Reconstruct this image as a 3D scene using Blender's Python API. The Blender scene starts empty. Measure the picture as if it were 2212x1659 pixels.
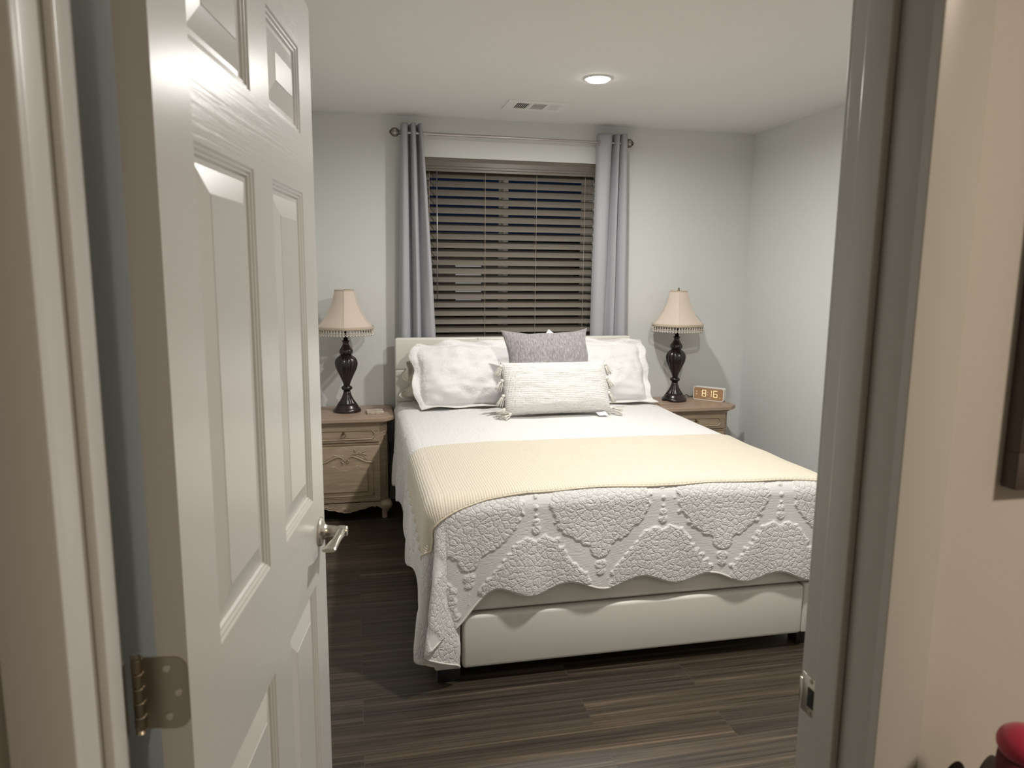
import bpy, bmesh, math, random
from math import sin, cos, pi, radians, sqrt, atan2, hypot, floor as ffloor
from mathutils import Vector, Matrix, noise

random.seed(7)
SC = bpy.context.scene
COL = SC.collection

# ------------------------------------------------------------------ camera
F = 1575.0
d = Vector((762-1106, 582-829.5, F)).normalized()
zz = -Vector((1001-1106, 10562-829.5, F)).normalized()
zz = (zz - d*zz.dot(d)).normalized()
xx = d.cross(zz)
# rows xx, d, zz are the world axes written in (right, down, forward) camera coordinates
cd = bpy.data.cameras.new('camera'); cam = bpy.data.objects.new('camera', cd); COL.objects.link(cam)
cd.sensor_fit = 'HORIZONTAL'; cd.sensor_width = 36.0; cd.lens = F/2212*36
right = Vector((xx[0], d[0], zz[0])); up = -Vector((xx[1], d[1], zz[1])); back = -Vector((xx[2], d[2], zz[2]))
M = Matrix((right, up, back)).transposed().to_4x4(); M.translation = (0, 0, 1.5)
cam.matrix_world = M
cd.clip_start = 0.02
cd.dof.use_dof = True; cd.dof.focus_distance = 3.6; cd.dof.aperture_fstop = 7.0
SC.camera = cam

# ------------------------------------------------------------------ world, lights, exposure
w = bpy.data.worlds.new('night'); SC.world = w; w.use_nodes = True
w.node_tree.nodes['Background'].inputs[0].default_value = (0.016, 0.036, 0.095, 1)
w.node_tree.nodes['Background'].inputs[1].default_value = 0.12
SC.view_settings.view_transform = 'Standard'; SC.view_settings.look = 'None'
SC.view_settings.gamma = 1; SC.view_settings.use_curve_mapping = False
SC.view_settings.exposure = 0.55

def disk_light(name, loc, size, power, col, spread=180):
    l = bpy.data.lights.new(name, 'AREA'); l.shape = 'DISK'; l.size = size; l.energy = power; l.color = col
    l.spread = radians(spread)
    o = bpy.data.objects.new(name, l); COL.objects.link(o); o.location = loc
    return o
CEIL = 2.44
LIGHTS = [(1.20, 3.60), (1.20, 1.90)]
for i, (lx, ly) in enumerate(LIGHTS):
    disk_light('downlight_bulb', (lx, ly, CEIL-0.016), 0.10, (15.5, 26.0)[i], (1.0, 0.975, 0.935), 172)
HALL = (1.20, -0.60)
disk_light('hall_bulb', (HALL[0], HALL[1], CEIL-0.03), 0.26, 20.0, (1.0, 0.84, 0.66), 175)

# ------------------------------------------------------------------ helpers
def link(o): COL.objects.link(o); return o

def origin_of(p):
    v = Vector((0, 0, 0))
    while p is not None:
        v += Vector(p.location); p = p.parent
    return v

def mesh_obj(name, verts, faces, mat, parent=None, smooth=True, local=False, uvs=None, attr=None, mats=None, fm=None):
    """verts in world coordinates (or in the parent's frame when local)"""
    off = Vector((0, 0, 0)) if (parent is None or local) else origin_of(parent)
    me = bpy.data.meshes.new(name)
    me.from_pydata([tuple(Vector(v)-off) for v in verts], [], faces)
    if mats:
        for m_ in mats: me.materials.append(m_)
        for p, k in zip(me.polygons, fm): p.material_index = k
    elif mat: me.materials.append(mat)
    if uvs is not None:
        ul = me.uv_layers.new(name='cloth')
        for lp in me.loops: ul.data[lp.index].uv = uvs[lp.vertex_index]
    if attr is not None:
        for k, vals in attr.items():
            a = me.attributes.new(k, 'FLOAT', 'POINT'); a.data.foreach_set('value', vals)
    me.update()
    if smooth:
        for p in me.polygons: p.use_smooth = True
    o = link(bpy.data.objects.new(name, me))
    if parent: o.parent = parent
    return o

def from_bm(name, bm, mat, parent=None, smooth=False, local=False, auto=None):
    off = Vector((0, 0, 0)) if (parent is None or local) else origin_of(parent)
    if off.length: bmesh.ops.translate(bm, verts=bm.verts, vec=-off)
    bmesh.ops.recalc_face_normals(bm, faces=bm.faces)
    me = bpy.data.meshes.new(name); bm.to_mesh(me); bm.free()
    if mat: me.materials.append(mat)
    if smooth or auto:
        for p in me.polygons: p.use_smooth = True
        if auto: me.set_sharp_from_angle(angle=radians(auto))
    o = link(bpy.data.objects.new(name, me))
    if parent: o.parent = parent
    return o

def empty(name, loc, label=None, cat=None, group=None, kind=None):
    o = link(bpy.data.objects.new(name, None)); o.location = loc; o.empty_display_size = 0.05
    return tag(o, label, cat, group, kind)

def tag(o, label=None, cat=None, group=None, kind=None):
    if label: o['label'] = label
    if cat: o['category'] = cat
    if group: o['group'] = group
    if kind: o['kind'] = kind
    return o

def addbox(bm, x0, x1, y0, y1, z0, z1, bev=0.0, seg=2, mat=None):
    vs = [bm.verts.new(v) for v in ((x0,y0,z0),(x1,y0,z0),(x1,y1,z0),(x0,y1,z0),(x0,y0,z1),(x1,y0,z1),(x1,y1,z1),(x0,y1,z1))]
    fs = [bm.faces.new([vs[i] for i in f]) for f in ((0,3,2,1),(4,5,6,7),(0,1,5,4),(1,2,6,5),(2,3,7,6),(3,0,4,7))]
    if bev > 0:
        es = list({e for f in fs for e in f.edges})
        bmesh.ops.bevel(bm, geom=es, offset=bev, segments=seg, profile=0.5, affect='EDGES')
    if mat is not None:
        bmesh.ops.transform(bm, matrix=mat, verts=vs)
    return vs

def box(name, x0, x1, y0, y1, z0, z1, mat, parent=None, bev=0.0, seg=2, local=False, smooth=False):
    bm = bmesh.new(); addbox(bm, x0, x1, y0, y1, z0, z1, bev, seg)
    return from_bm(name, bm, mat, parent, local=local, auto=35 if bev > 0 else None)

def addprism(bm, poly, z0, z1, axis='z'):
    """poly = list of 2-D points, extruded along axis"""
    def P(a, b, c):
        return {'z': (a, b, c), 'y': (a, c, b), 'x': (c, a, b)}[axis]
    lo = [bm.verts.new(P(p[0], p[1], z0)) for p in poly]; hi = [bm.verts.new(P(p[0], p[1], z1)) for p in poly]
    n = len(poly)
    f1 = bm.faces.new(lo); f2 = bm.faces.new(hi[::-1])
    for i in range(n): bm.faces.new((lo[i], hi[i], hi[(i+1) % n], lo[(i+1) % n]))
    return lo+hi

def addtube(bm, pts, r, seg=8, closed=False, cap=True):
    pts = [Vector(p) for p in pts]; n = len(pts); rings = []
    prev = None
    for i, p in enumerate(pts):
        a = pts[(i-1) % n] if (closed or i > 0) else p
        b = pts[(i+1) % n] if (closed or i < n-1) else p
        t = (b-a).normalized()
        if prev is None:
            ref = Vector((0, 0, 1)) if abs(t.z) < 0.9 else Vector((1, 0, 0))
            nrm = t.cross(ref).normalized()
        else:
            nrm = (prev - t*prev.dot(t))
            nrm = nrm.normalized() if nrm.length > 1e-6 else t.orthogonal().normalized()
        prev = nrm; bi = t.cross(nrm)
        rr = r(i/(n-1)) if callable(r) else r
        rings.append([bm.verts.new(p + nrm*rr*cos(2*pi*k/seg) + bi*rr*sin(2*pi*k/seg)) for k in range(seg)])
    m = n if closed else n-1
    for i in range(m):
        A, B = rings[i], rings[(i+1) % n]
        for k in range(seg): bm.faces.new((A[k], A[(k+1) % seg], B[(k+1) % seg], B[k]))
    if cap and not closed:
        bm.faces.new(rings[0][::-1]); bm.faces.new(rings[-1])

def addlathe(bm, prof, c, seg=48, flute=None, axis='z'):
    """prof = [(r, z)], flute(z, angle) multiplies the radius"""
    rings = []
    for r, z in prof:
        ring = []
        for k in range(seg):
            a = 2*pi*k/seg; rr = r*(flute(z, a) if flute else 1)
            q = (rr*cos(a), rr*sin(a), z)
            if axis == 'x': q = (z, rr*cos(a), rr*sin(a))
            if axis == 'y': q = (rr*cos(a), z, rr*sin(a))
            ring.append(bm.verts.new((c[0]+q[0], c[1]+q[1], c[2]+q[2])))
        rings.append(ring)
    for A, B in zip(rings, rings[1:]):
        for k in range(seg): bm.faces.new((A[k], A[(k+1) % seg], B[(k+1) % seg], B[k]))
    bm.faces.new(rings[0][::-1]); bm.faces.new(rings[-1])

def smoothpath(pts, n=8, closed=False):
    """Catmull-Rom through 2-D/3-D points"""
    P = [Vector(p) for p in pts]; out = []; N = len(P)
    for i in range(N if closed else N-1):
        p0 = P[(i-1) % N] if (closed or i > 0) else P[i]
        p1 = P[i]; p2 = P[(i+1) % N]
        p3 = P[(i+2) % N] if (closed or i+2 < N) else p2
        for k in range(n):
            t = k/n
            out.append(0.5*((2*p1)+(p2-p0)*t+(2*p0-5*p1+4*p2-p3)*t*t+(3*p1-p0-3*p2+p3)*t**3))
    if not closed: out.append(P[-1])
    return out

def lerp(a, b, t): return a+(b-a)*t
def clamp(x, a=0.0, b=1.0): return max(a, min(b, x))
def sstep(a, b, x):
    t = clamp((x-a)/(b-a)); return t*t*(3-2*t)
def interp(x, pts):
    if x <= pts[0][0]: return pts[0][1]
    for (a, va), (b, vb) in zip(pts, pts[1:]):
        if x <= b: return lerp(va, vb, (x-a)/(b-a))
    return pts[-1][1]
def srgb(r, g, b):
    f = lambda c: (c/255/12.92) if c/255 <= 0.04045 else ((c/255+0.055)/1.055)**2.4
    return (f(r), f(g), f(b), 1)

# ------------------------------------------------------------------ materials
class NT:
    def __init__(s, name):
        s.m = bpy.data.materials.new(name); s.m.use_nodes = True; s.t = s.m.node_tree; s.n = s.t.nodes
        s.b = s.n['Principled BSDF']
    def node(s, typ, **k):
        n = s.n.new(typ)
        for a, v in k.items():
            if a in n.bl_rna.properties: setattr(n, a, v)
        return n
    def l(s, a, b): s.t.links.new(a, b)
    def inp(s, sock, v):
        if isinstance(v, bpy.types.NodeSocket): s.l(v, sock)
        else: sock.default_value = v
    def coords(s, kind='Object', scale=(1, 1, 1), rot=(0, 0, 0)):
        tc = s.node('ShaderNodeTexCoord'); mp = s.node('ShaderNodeMapping')
        mp.inputs['Scale'].default_value = scale; mp.inputs['Rotation'].default_value = rot
        s.l(tc.outputs[kind], mp.inputs[0]); return mp.outputs[0]
    def noise(s, vec, scale, detail=3, rough=0.5, dist=0):
        n = s.node('ShaderNodeTexNoise'); n.inputs['Scale'].default_value = scale; n.inputs['Detail'].default_value = detail
        n.inputs['Roughness'].default_value = rough; n.inputs['Distortion'].default_value = dist
        if vec is not None: s.l(vec, n.inputs['Vector'])
        return n.outputs['Fac']
    def ramp(s, fac, stops):
        r = s.node('ShaderNodeValToRGB'); e = r.color_ramp.elements
        while len(e) < len(stops): e.new(0.5)
        for q, (p, c) in zip(e, stops): q.position = p; q.color = c
        s.l(fac, r.inputs[0]); return r.outputs[0]
    def math(s, op, a, b=0.0, c=None):
        n = s.node('ShaderNodeMath', operation=op); s.inp(n.inputs[0], a); s.inp(n.inputs[1], b)
        if c is not None: s.inp(n.inputs[2], c)
        return n.outputs[0]
    def mix(s, fac, a, b, typ='MIX'):
        n = s.node('ShaderNodeMix', data_type='RGBA', blend_type=typ)
        s.inp(n.inputs[0], fac); s.inp(n.inputs[6], a); s.inp(n.inputs[7], b); return n.outputs[2]
    def bump(s, h, strength=0.3, dist=0.002, normal=None):
        n = s.node('ShaderNodeBump'); n.inputs['Strength'].default_value = strength; n.inputs['Distance'].default_value = dist
        s.l(h, n.inputs['Height'])
        if normal is not None: s.l(normal, n.inputs['Normal'])
        s.l(n.outputs[0], s.b.inputs['Normal']); return n.outputs[0]
    def set(s, col=None, rough=0.5, metal=0.0, spec=None, sheen=None, coat=None):
        if col is not None: s.inp(s.b.inputs['Base Color'], col)
        s.inp(s.b.inputs['Roughness'], rough); s.b.inputs['Metallic'].default_value = metal
        if spec is not None: s.b.inputs['Specular IOR Level'].default_value = spec
        if sheen is not None: s.b.inputs['Sheen Weight'].default_value = sheen
        if coat is not None: s.b.inputs['Coat Weight'].default_value = coat
        return s.m

def painted(name, col, rough, texture=0.0, tscale=160):
    s = NT(name); v = s.coords()
    n = s.noise(v, 1.6, 3)
    c = s.mix(s.math('MULTIPLY', n, 0.10), col, tuple(x*0.86 for x in col[:3])+(1,))
    s.set(c, rough)
    if texture: s.bump(s.noise(v, tscale, 4), texture, 0.0012)
    return s.m

M_wall = painted('wall_paint', (0.70, 0.71, 0.69, 1), 0.75, 0.18)
M_ceil = painted('ceiling_paint', (0.80, 0.78, 0.755, 1), 0.85, 0.22, 90)
M_hall = painted('hall_wall_paint', (0.56, 0.53, 0.49, 1), 0.8, 0.18)
M_trim = painted('trim_gloss_paint', (0.52, 0.51, 0.475, 1), 0.30, 0.03, 60)
M_white = painted('white_vinyl', (0.84, 0.83, 0.80, 1), 0.4)

def grain(name, horizontal):
    s = NT(name); sc = (2.2, 60, 60) if horizontal else (60, 60, 2.2)
    v = s.coords('Object', sc)
    n = s.noise(v, 1.7, 4, 0.55, 1.4)
    w_ = s.noise(s.coords('Object', (1.2, 20, 20) if horizontal else (20, 20, 1.2)), 1.0, 2)
    h = s.math('ADD', n, s.math('MULTIPLY', w_, 0.6))
    s.set((0.47, 0.46, 0.43, 1), 0.27)
    s.bump(h, 0.26 if horizontal else 0.10, 0.0016)
    return s.m
M_doorv = grain('door_paint_vertical_grain', False)
M_doorh = grain('door_paint_horizontal_grain', True)

def metal(name, col, rough, bumpy=0):
    s = NT(name); s.set(col, rough, 1.0)
    if bumpy: s.bump(s.noise(s.coords(), 300, 2), bumpy, 0.0004)
    return s.m
M_nickel = metal('satin_nickel', (0.55, 0.51, 0.45, 1), 0.28)
M_hinge = metal('brushed_hinge_steel', (0.40, 0.36, 0.30, 1), 0.36, 0.15)
M_rod = metal('rod_metal', (0.52, 0.49, 0.49, 1), 0.38)
M_brass = metal('aged_brass', (0.22, 0.16, 0.09, 1), 0.4)
s = NT('dark_cavity'); M_black = s.set((0.006, 0.006, 0.006, 1), 0.7)

def floor_mat():
    s = NT('wood_look_plank_tile')
    v = s.coords('Object', (1, 1, 1))
    br = s.node('ShaderNodeTexBrick'); br.offset = 0.37; br.offset_frequency = 2; br.squash = 1
    br.inputs['Scale'].default_value = 1.0; br.inputs['Brick Width'].default_value = 1.2; br.inputs['Row Height'].default_value = 0.152
    br.inputs['Mortar Size'].default_value = 0.0012; br.inputs['Mortar Smooth'].default_value = 0.3
    br.inputs['Color1'].default_value = (0, 0, 0, 1); br.inputs['Color2'].default_value = (1, 1, 1, 1); br.inputs['Mortar'].default_value = (0.5, 0.5, 0.5, 1)
    br.inputs['Bias'].default_value = 0.0
    s.l(v, br.inputs['Vector'])
    # long grain streaks, shifted from plank to plank
    mp = s.node('ShaderNodeMapping'); mp.inputs['Scale'].default_value = (0.8, 44, 1); s.l(v, mp.inputs[0])
    add = s.node('ShaderNodeVectorMath', operation='ADD'); s.l(mp.outputs[0], add.inputs[0])
    sc = s.node('ShaderNodeVectorMath', operation='SCALE'); sc.inputs['Scale'].default_value = 9.0
    s.l(br.outputs['Color'], sc.inputs[0]); s.l(sc.outputs[0], add.inputs[1])
    n1 = s.noise(add.outputs[0], 1.0, 6, 0.62, 0.6)
    n2 = s.noise(add.outputs[0], 3.2, 3, 0.6)
    g = s.math('ADD', s.math('MULTIPLY', n1, 0.75), s.math('MULTIPLY', n2, 0.25))
    col = s.ramp(g, [(0.37, (0.017, 0.013, 0.009, 1)), (0.46, (0.040, 0.031, 0.021, 1)), (0.56, (0.070, 0.054, 0.037, 1)), (0.65, (0.145, 0.112, 0.078, 1))])
    tone = s.ramp(br.outputs['Color'], [(0, (0.78, 0.78, 0.80, 1)), (1, (1.18, 1.10, 1.02, 1))])
    col = s.mix(1.0, col, tone, 'MULTIPLY')
    col = s.mix(s.math('MULTIPLY', br.outputs['Fac'], 0.45), col, (0.10, 0.078, 0.056, 1))
    s.set(col, 0.42)
    h = s.math('SUBTRACT', s.math('MULTIPLY', g, 0.35), br.outputs['Fac'])
    s.bump(h, 0.25, 0.0012)
    return s.m
M_floor = floor_mat()

def wood(name, a, b, rough=0.45, sc=(2, 40, 2)):
    s = NT(name); v = s.coords('Object', sc)
    n = s.noise(v, 1.6, 5, 0.6, 0.8)
    blot = s.noise(s.coords(), 7, 3)
    c = s.ramp(n, [(0.3, a), (0.7, b)])
    c = s.mix(s.math('MULTIPLY', blot, 0.35), c, tuple(x*0.72 for x in a[:3])+(1,))
    s.set(c, rough); s.bump(n, 0.1, 0.0006)
    return s.m
M_oak = wood('washed_oak', (0.33, 0.245, 0.165, 1), (0.49, 0.385, 0.27, 1), 0.45, (3, 3, 34))
M_oakh = wood('washed_oak_across', (0.33, 0.245, 0.165, 1), (0.49, 0.385, 0.27, 1), 0.45, (3, 34, 34))
M_oaktop = wood('washed_oak_top', (0.36, 0.255, 0.185, 1), (0.47, 0.345, 0.26, 1), 0.38, (3, 34, 34))
M_clockwood = wood('clock_veneer', (0.40, 0.235, 0.120, 1), (0.54, 0.35, 0.20, 1), 0.45, (8, 60, 60))
M_blind = wood('blind_slat_paint', (0.170, 0.150, 0.122, 1), (0.205, 0.182, 0.152, 1), 0.42, (2, 50, 50))
M_valance = wood('blind_valance_paint', (0.135, 0.115, 0.090, 1), (0.165, 0.142, 0.113, 1), 0.4, (2, 50, 50))

s = NT('ivory_faux_leather'); v = s.coords()
vo = s.node('ShaderNodeTexVoronoi', feature='DISTANCE_TO_EDGE'); vo.inputs['Scale'].default_value = 520; s.l(v, vo.inputs['Vector'])
M_leather = s.set((0.71, 0.69, 0.63, 1), 0.36); s.bump(vo.outputs['Distance'], 0.12, 0.0006)

def lamp_base_mat():
    s = NT('bronze_brown_lamp_finish'); n = s.noise(s.coords(), 9, 3)
    c = s.ramp(n, [(0.35, (0.010, 0.007, 0.007, 1)), (0.7, (0.030, 0.014, 0.014, 1))])
    return s.set(c, 0.27, 0.0, 0.6)
M_lamp = lamp_base_mat()

def fabric(name, col, rough=0.9, weave=260, strength=0.35, sheen=0.2, dist=0.001):
    s = NT(name); v = s.coords()
    n = s.noise(v, weave, 2, 0.6)
    c = s.mix(s.math('MULTIPLY', s.noise(v, weave*0.5, 3), 0.22), col, tuple(x*0.8 for x in col[:3])+(1,))
    s.set(c, rough, sheen=sheen); s.bump(n, strength, dist)
    return s.m
M_curtain = fabric('grey_curtain_weave', (0.40, 0.40, 0.43, 1), 0.85, 380, 0.3)
M_shade = fabric('cream_shade_silk', (0.64, 0.55, 0.46, 1), 0.75, 90, 0.25)
M_shadetrim = fabric('shade_braid', (0.50, 0.41, 0.31, 1), 0.8, 260, 0.6)
s = NT('clear_glass_beads'); M_bead = s.set((0.62, 0.57, 0.50, 1), 0.12, 0.0, 0.8)
M_tassel = fabric('ivory_cotton_yarn', (0.72, 0.69, 0.63, 1), 0.9, 300, 0.5)
M_ivory = fabric('ivory_pillowcase_cotton', (0.64, 0.58, 0.50, 1), 0.9, 200, 0.25)
M_tag = fabric('white_care_tag_cloth', (0.85, 0.85, 0.87, 1), 0.8, 300, 0.1)
M_gasket = fabric('mattress_ticking', (0.75, 0.75, 0.73, 1), 0.9, 200, 0.2)

def chenille():
    s = NT('grey_chenille'); v = s.coords('Object', (230, 60, 26))
    n = s.noise(v, 1.0, 3, 0.7, 0.3); big = s.noise(s.coords(), 6, 3)
    c = s.ramp(n, [(0.33, (0.17, 0.155, 0.16, 1)), (0.52, (0.29, 0.265, 0.27, 1)), (0.70, (0.50, 0.47, 0.48, 1))])
    c = s.mix(s.math('MULTIPLY', big, 0.3), c, (0.20, 0.18, 0.19, 1))
    s.set(c, 0.85, sheen=0.5); s.bump(n, 0.6, 0.002); return s.m
M_chenille = chenille()

def slub():
    s = NT('cream_slub_weave'); tc = s.node('ShaderNodeTexCoord')
    def wave(ax, sc, ph=0.0):
        w_ = s.node('ShaderNodeTexWave', wave_type='BANDS', bands_direction=ax); w_.inputs['Scale'].default_value = sc
        w_.inputs['Distortion'].default_value = 2.5; w_.inputs['Detail'].default_value = 2; w_.inputs['Detail Scale'].default_value = 3
        s.l(tc.outputs['Object'], w_.inputs['Vector']); return w_.outputs['Fac']
    a = wave('Z', 34); b = wave('X', 42)
    weave = s.math('MULTIPLY', a, b)
    sl = s.noise(s.coords('Object', (18, 18, 240)), 1.0, 4, 0.7)
    c = s.ramp(sl, [(0.30, (0.46, 0.42, 0.38, 1)), (0.42, (0.70, 0.68, 0.65, 1)), (0.6, (0.77, 0.755, 0.73, 1))])
    h = s.math('ADD', weave, s.math('MULTIPLY', sl, 0.8))
    s.set(c, 0.9, sheen=0.2); s.bump(h, 0.75, 0.0035); return s.m
M_slub = slub()

def quilt_mat(name='white_matelasse', col=(0.74, 0.725, 0.705, 1), k=1.0, fine=1.0):
    s = NT(name)
    uv = s.node('ShaderNodeUVMap'); uv.uv_map = 'cloth'
    at = s.node('ShaderNodeAttribute'); at.attribute_name = 'motif'
    # warped coordinates for the leafy quilting
    nz = s.node('ShaderNodeTexNoise'); nz.inputs['Scale'].default_value = 22; nz.inputs['Detail'].default_value = 2
    s.l(uv.outputs[0], nz.inputs['Vector'])
    sub = s.node('ShaderNodeVectorMath', operation='SUBTRACT'); s.l(nz.outputs['Color'], sub.inputs[0]); sub.inputs[1].default_value = (0.5, 0.5, 0.5)
    scl = s.node('ShaderNodeVectorMath', operation='SCALE'); scl.inputs['Scale'].default_value = 0.026; s.l(sub.outputs[0], scl.inputs[0])
    add = s.node('ShaderNodeVectorMath', operation='ADD'); s.l(uv.outputs[0], add.inputs[0]); s.l(scl.outputs[0], add.inputs[1])
    def voro(sc):
        vo = s.node('ShaderNodeTexVoronoi', feature='DISTANCE_TO_EDGE'); vo.voronoi_dimensions = '2D'; vo.inputs['Scale'].default_value = sc
        s.l(add.outputs[0], vo.inputs['Vector']); return vo.outputs['Distance']
    v1 = s.math('POWER', s.math('MINIMUM', s.math('MULTIPLY', voro(42*fine), 4.0), 1.0), 0.5)
    v2 = s.math('POWER', s.math('MINIMUM', s.math('MULTIPLY', voro(105*fine), 4.0), 1.0), 0.5)
    puff = s.math('ADD', s.math('MULTIPLY', v1, 0.75), s.math('MULTIPLY', v2, 0.38))
    sep = s.node('ShaderNodeSeparateXYZ'); s.l(uv.outputs[0], sep.inputs[0])
    wob = s.math('MULTIPLY', nz.outputs['Fac'], 0.010)
    rib = s.math('ABSOLUTE', s.math('SINE', s.math('MULTIPLY', s.math('ADD', sep.outputs['Y'], wob), pi/0.0043)))
    ribh = s.math('MULTIPLY', s.math('POWER', rib, 0.6), 0.17)
    m = at.outputs['Fac']
    h = s.math('ADD', s.math('MULTIPLY', puff, m), s.math('MULTIPLY', ribh, s.math('SUBTRACT', 1.0, m)))
    s.set(col, 0.85, sheen=0.15)
    s.bump(h, 0.66*k, 0.0052)
    return s.m
M_quilt = quilt_mat()
M_sham = quilt_mat('white_matelasse_sham', (0.76, 0.75, 0.74, 1), 0.6, 0.8)

def throw_mat():
    s = NT('cream_rib_knit'); uv = s.node('ShaderNodeUVMap'); uv.uv_map = 'cloth'
    sep = s.node('ShaderNodeSeparateXYZ'); s.l(uv.outputs[0], sep.inputs[0])
    nz = s.noise(uv.outputs[0], 7, 2)
    X = s.math('ADD', sep.outputs['X'], s.math('MULTIPLY', nz, 0.012))
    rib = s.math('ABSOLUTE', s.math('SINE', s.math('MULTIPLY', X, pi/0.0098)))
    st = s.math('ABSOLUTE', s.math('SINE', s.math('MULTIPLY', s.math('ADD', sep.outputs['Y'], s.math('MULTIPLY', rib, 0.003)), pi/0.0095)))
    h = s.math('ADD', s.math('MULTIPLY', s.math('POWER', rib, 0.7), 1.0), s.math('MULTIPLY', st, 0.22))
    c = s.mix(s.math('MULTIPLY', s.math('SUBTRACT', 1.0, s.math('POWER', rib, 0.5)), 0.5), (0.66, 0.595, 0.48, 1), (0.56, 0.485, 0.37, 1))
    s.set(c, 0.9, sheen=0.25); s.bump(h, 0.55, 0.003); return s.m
M_throw = throw_mat()

def emis(name, col, st):
    s = NT(name); s.set((col[0]*0.2, col[1]*0.2, col[2]*0.2, 1), 0.5)
    s.b.inputs['Emission Color'].default_value = col; s.b.inputs['Emission Strength'].default_value = st; return s.m
M_lens = emis('lamp_lens_lit', (1, 0.97, 0.92, 1), 14)
M_led = emis('clock_led_amber', (1.0, 0.80, 0.42, 1), 0.85)
s = NT('window_glass'); M_glass = s.set((1, 1, 1, 1), 0.02); s.b.inputs['Transmission Weight'].default_value = 1.0; s.b.inputs['IOR'].default_value = 1.3
s = NT('picture_frame_espresso'); M_espresso = s.set((0.075, 0.056, 0.048, 1), 0.5)
s = NT('red_petal'); M_pink = s.set((0.42, 0.012, 0.050, 1), 0.55, sheen=0.3)
s = NT('dark_red_cloth'); M_dred = s.set((0.10, 0.006, 0.010, 1), 0.7)
s = NT('dark_plum'); M_plum = s.set((0.035, 0.026, 0.026, 1), 0.7)
s = NT('black_plastic'); M_bplast = s.set((0.012, 0.012, 0.012, 1), 0.4)

# ================================================================== THE SETTING
BW = 4.73      # back wall
RX = 2.715     # right wall
LX = -0.375     # left wall
YB = 0.845     # bedroom side of the door wall
def struct(o): o['kind'] = 'structure'; return o

struct(box('floor', -1.7, 2.9, -1.7, 4.9, -0.06, 0.0, M_floor))
struct(box('ceiling', -1.7, 2.9, -1.7, 4.9, CEIL, CEIL+0.08, M_ceil))
# back wall with the window opening
WX0, WX1, WZ0, WZ1 = 0.415, 1.605, 0.92, 2.200
bm = bmesh.new()
T = 0.17
addbox(bm, LX-0.1, WX0, BW, BW+T, 0, CEIL); addbox(bm, WX1, RX+0.1, BW, BW+T, 0, CEIL)
addbox(bm, WX0, WX1, BW, BW+T, 0, WZ0); addbox(bm, WX0, WX1, BW, BW+T, WZ1, CEIL)
struct(from_bm('wall_back', bm, M_wall))
struct(box('wall_right', RX, RX+0.1, YB, BW, 0, CEIL, M_wall))
struct(box('wall_left', LX-0.1, LX, YB, BW, 0, CEIL, M_wall))
# door wall
JL, JR, HEAD = -0.2655, 0.610, 2.045
def hy(x): return 0.715
bm = bmesh.new()
jt = 0.019
def wallprism(x0, x1, z0, z1):
    addprism(bm, [(x0, hy(x0)), (x1, hy(x1)), (x1, YB-0.002), (x0, YB-0.002)], z0, z1)
wallprism(-1.6, JL-jt, 0, CEIL); wallprism(JR+jt, 2.8, 0, CEIL); wallprism(JL-jt, JR+jt, HEAD+jt, CEIL)
o = struct(from_bm('wall_front', bm, M_hall))
# hall shell
struct(box('wall_hall_back', -1.6, 2.3, -1.7, -1.6, 0, CEIL, M_hall))
struct(box('wall_hall_left', -1.7, -1.6, -1.6, 0.85, 0, CEIL, M_hall))
struct(box('wall_hall_right', 2.3, 2.4, -1.6, 0.71, 0, CEIL, M_hall))
# baseboards of the bedroom
def baseboard(name, pts, nrm):
    (x0, y0), (x1, y1) = pts; bm = bmesh.new()
    prof = [(0, 0), (0.013, 0), (0.013, 0.072), (0.009, 0.082), (0.004, 0.086), (0, 0.086)]
    lo = [bm.verts.new((x0+nrm[0]*a, y0+nrm[1]*a, b)) for a, b in prof]; hi = [bm.verts.new((x1+nrm[0]*a, y1+nrm[1]*a, b)) for a, b in prof]
    n = len(prof); bm.faces.new(lo); bm.faces.new(hi[::-1])
    for i in range(n): bm.faces.new((lo[i], hi[i], hi[(i+1) % n], lo[(i+1) % n]))
    struct(from_bm(name, bm, M_trim))
baseboard('baseboard_back', ((LX, BW), (RX, BW)), (0, -1))
baseboard('baseboard_right', ((RX, YB), (RX, BW-0.013)), (-1, 0))
baseboard('baseboard_left', ((LX, YB), (LX, BW-0.013)), (1, 0))

# door frame: jambs with stops (trim_1), casings (trim_2..)
def jamb(name, side, cas):
    x0 = JL if side < 0 else JR
    yh = hy(x0)+0.0
    bm = bmesh.new()
    a, b = (x0-jt, x0) if side < 0 else (x0, x0+jt)
    addbox(bm, a, b, yh-0.002, YB, 0, HEAD+jt, 0.002)
    s0, s1 = (x0, x0+0.011) if side < 0 else (x0-0.011, x0)
    addbox(bm, s0, s1, 0.762, 0.808, 0, HEAD, 0.0035, 3)
    return struct(from_bm(name, bm, M_trim, auto=35))
jl = jamb('trim_1', -1, None); jr = jamb('trim_2', 1, None)
bm = bmesh.new()
addbox(bm, JL-jt, JR+jt, hy(0.2)-0.002, YB, HEAD, HEAD+jt, 0.002); addbox(bm, JL, JR, 0.762, 0.808, HEAD-0.011, HEAD, 0.003)
struct(from_bm('trim_3', bm, M_trim, auto=35))
def casing(name, x_in, width, side, yface, out):
    """moulded casing: side = direction away from the opening, out = +-1 direction the face looks along y"""
    prof = [(0, 0), (0, 0.86), (0.015, 0.96), (0.04, 1.0), (0.96, 1.0), (0.985, 0.96), (1, 0.86), (1, 0)]
    bm = bmesh.new(); th = 0.0155
    pts = [(x_in+side*p*width, yface+out*q*th+(hy(x_in+side*p*width)-hy(x_in) if out < 0 else 0)) for p, q in prof]
    addprism(bm, pts, 0, HEAD+0.005+width)
    struct(from_bm(name, bm, M_trim, auto=25))
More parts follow.
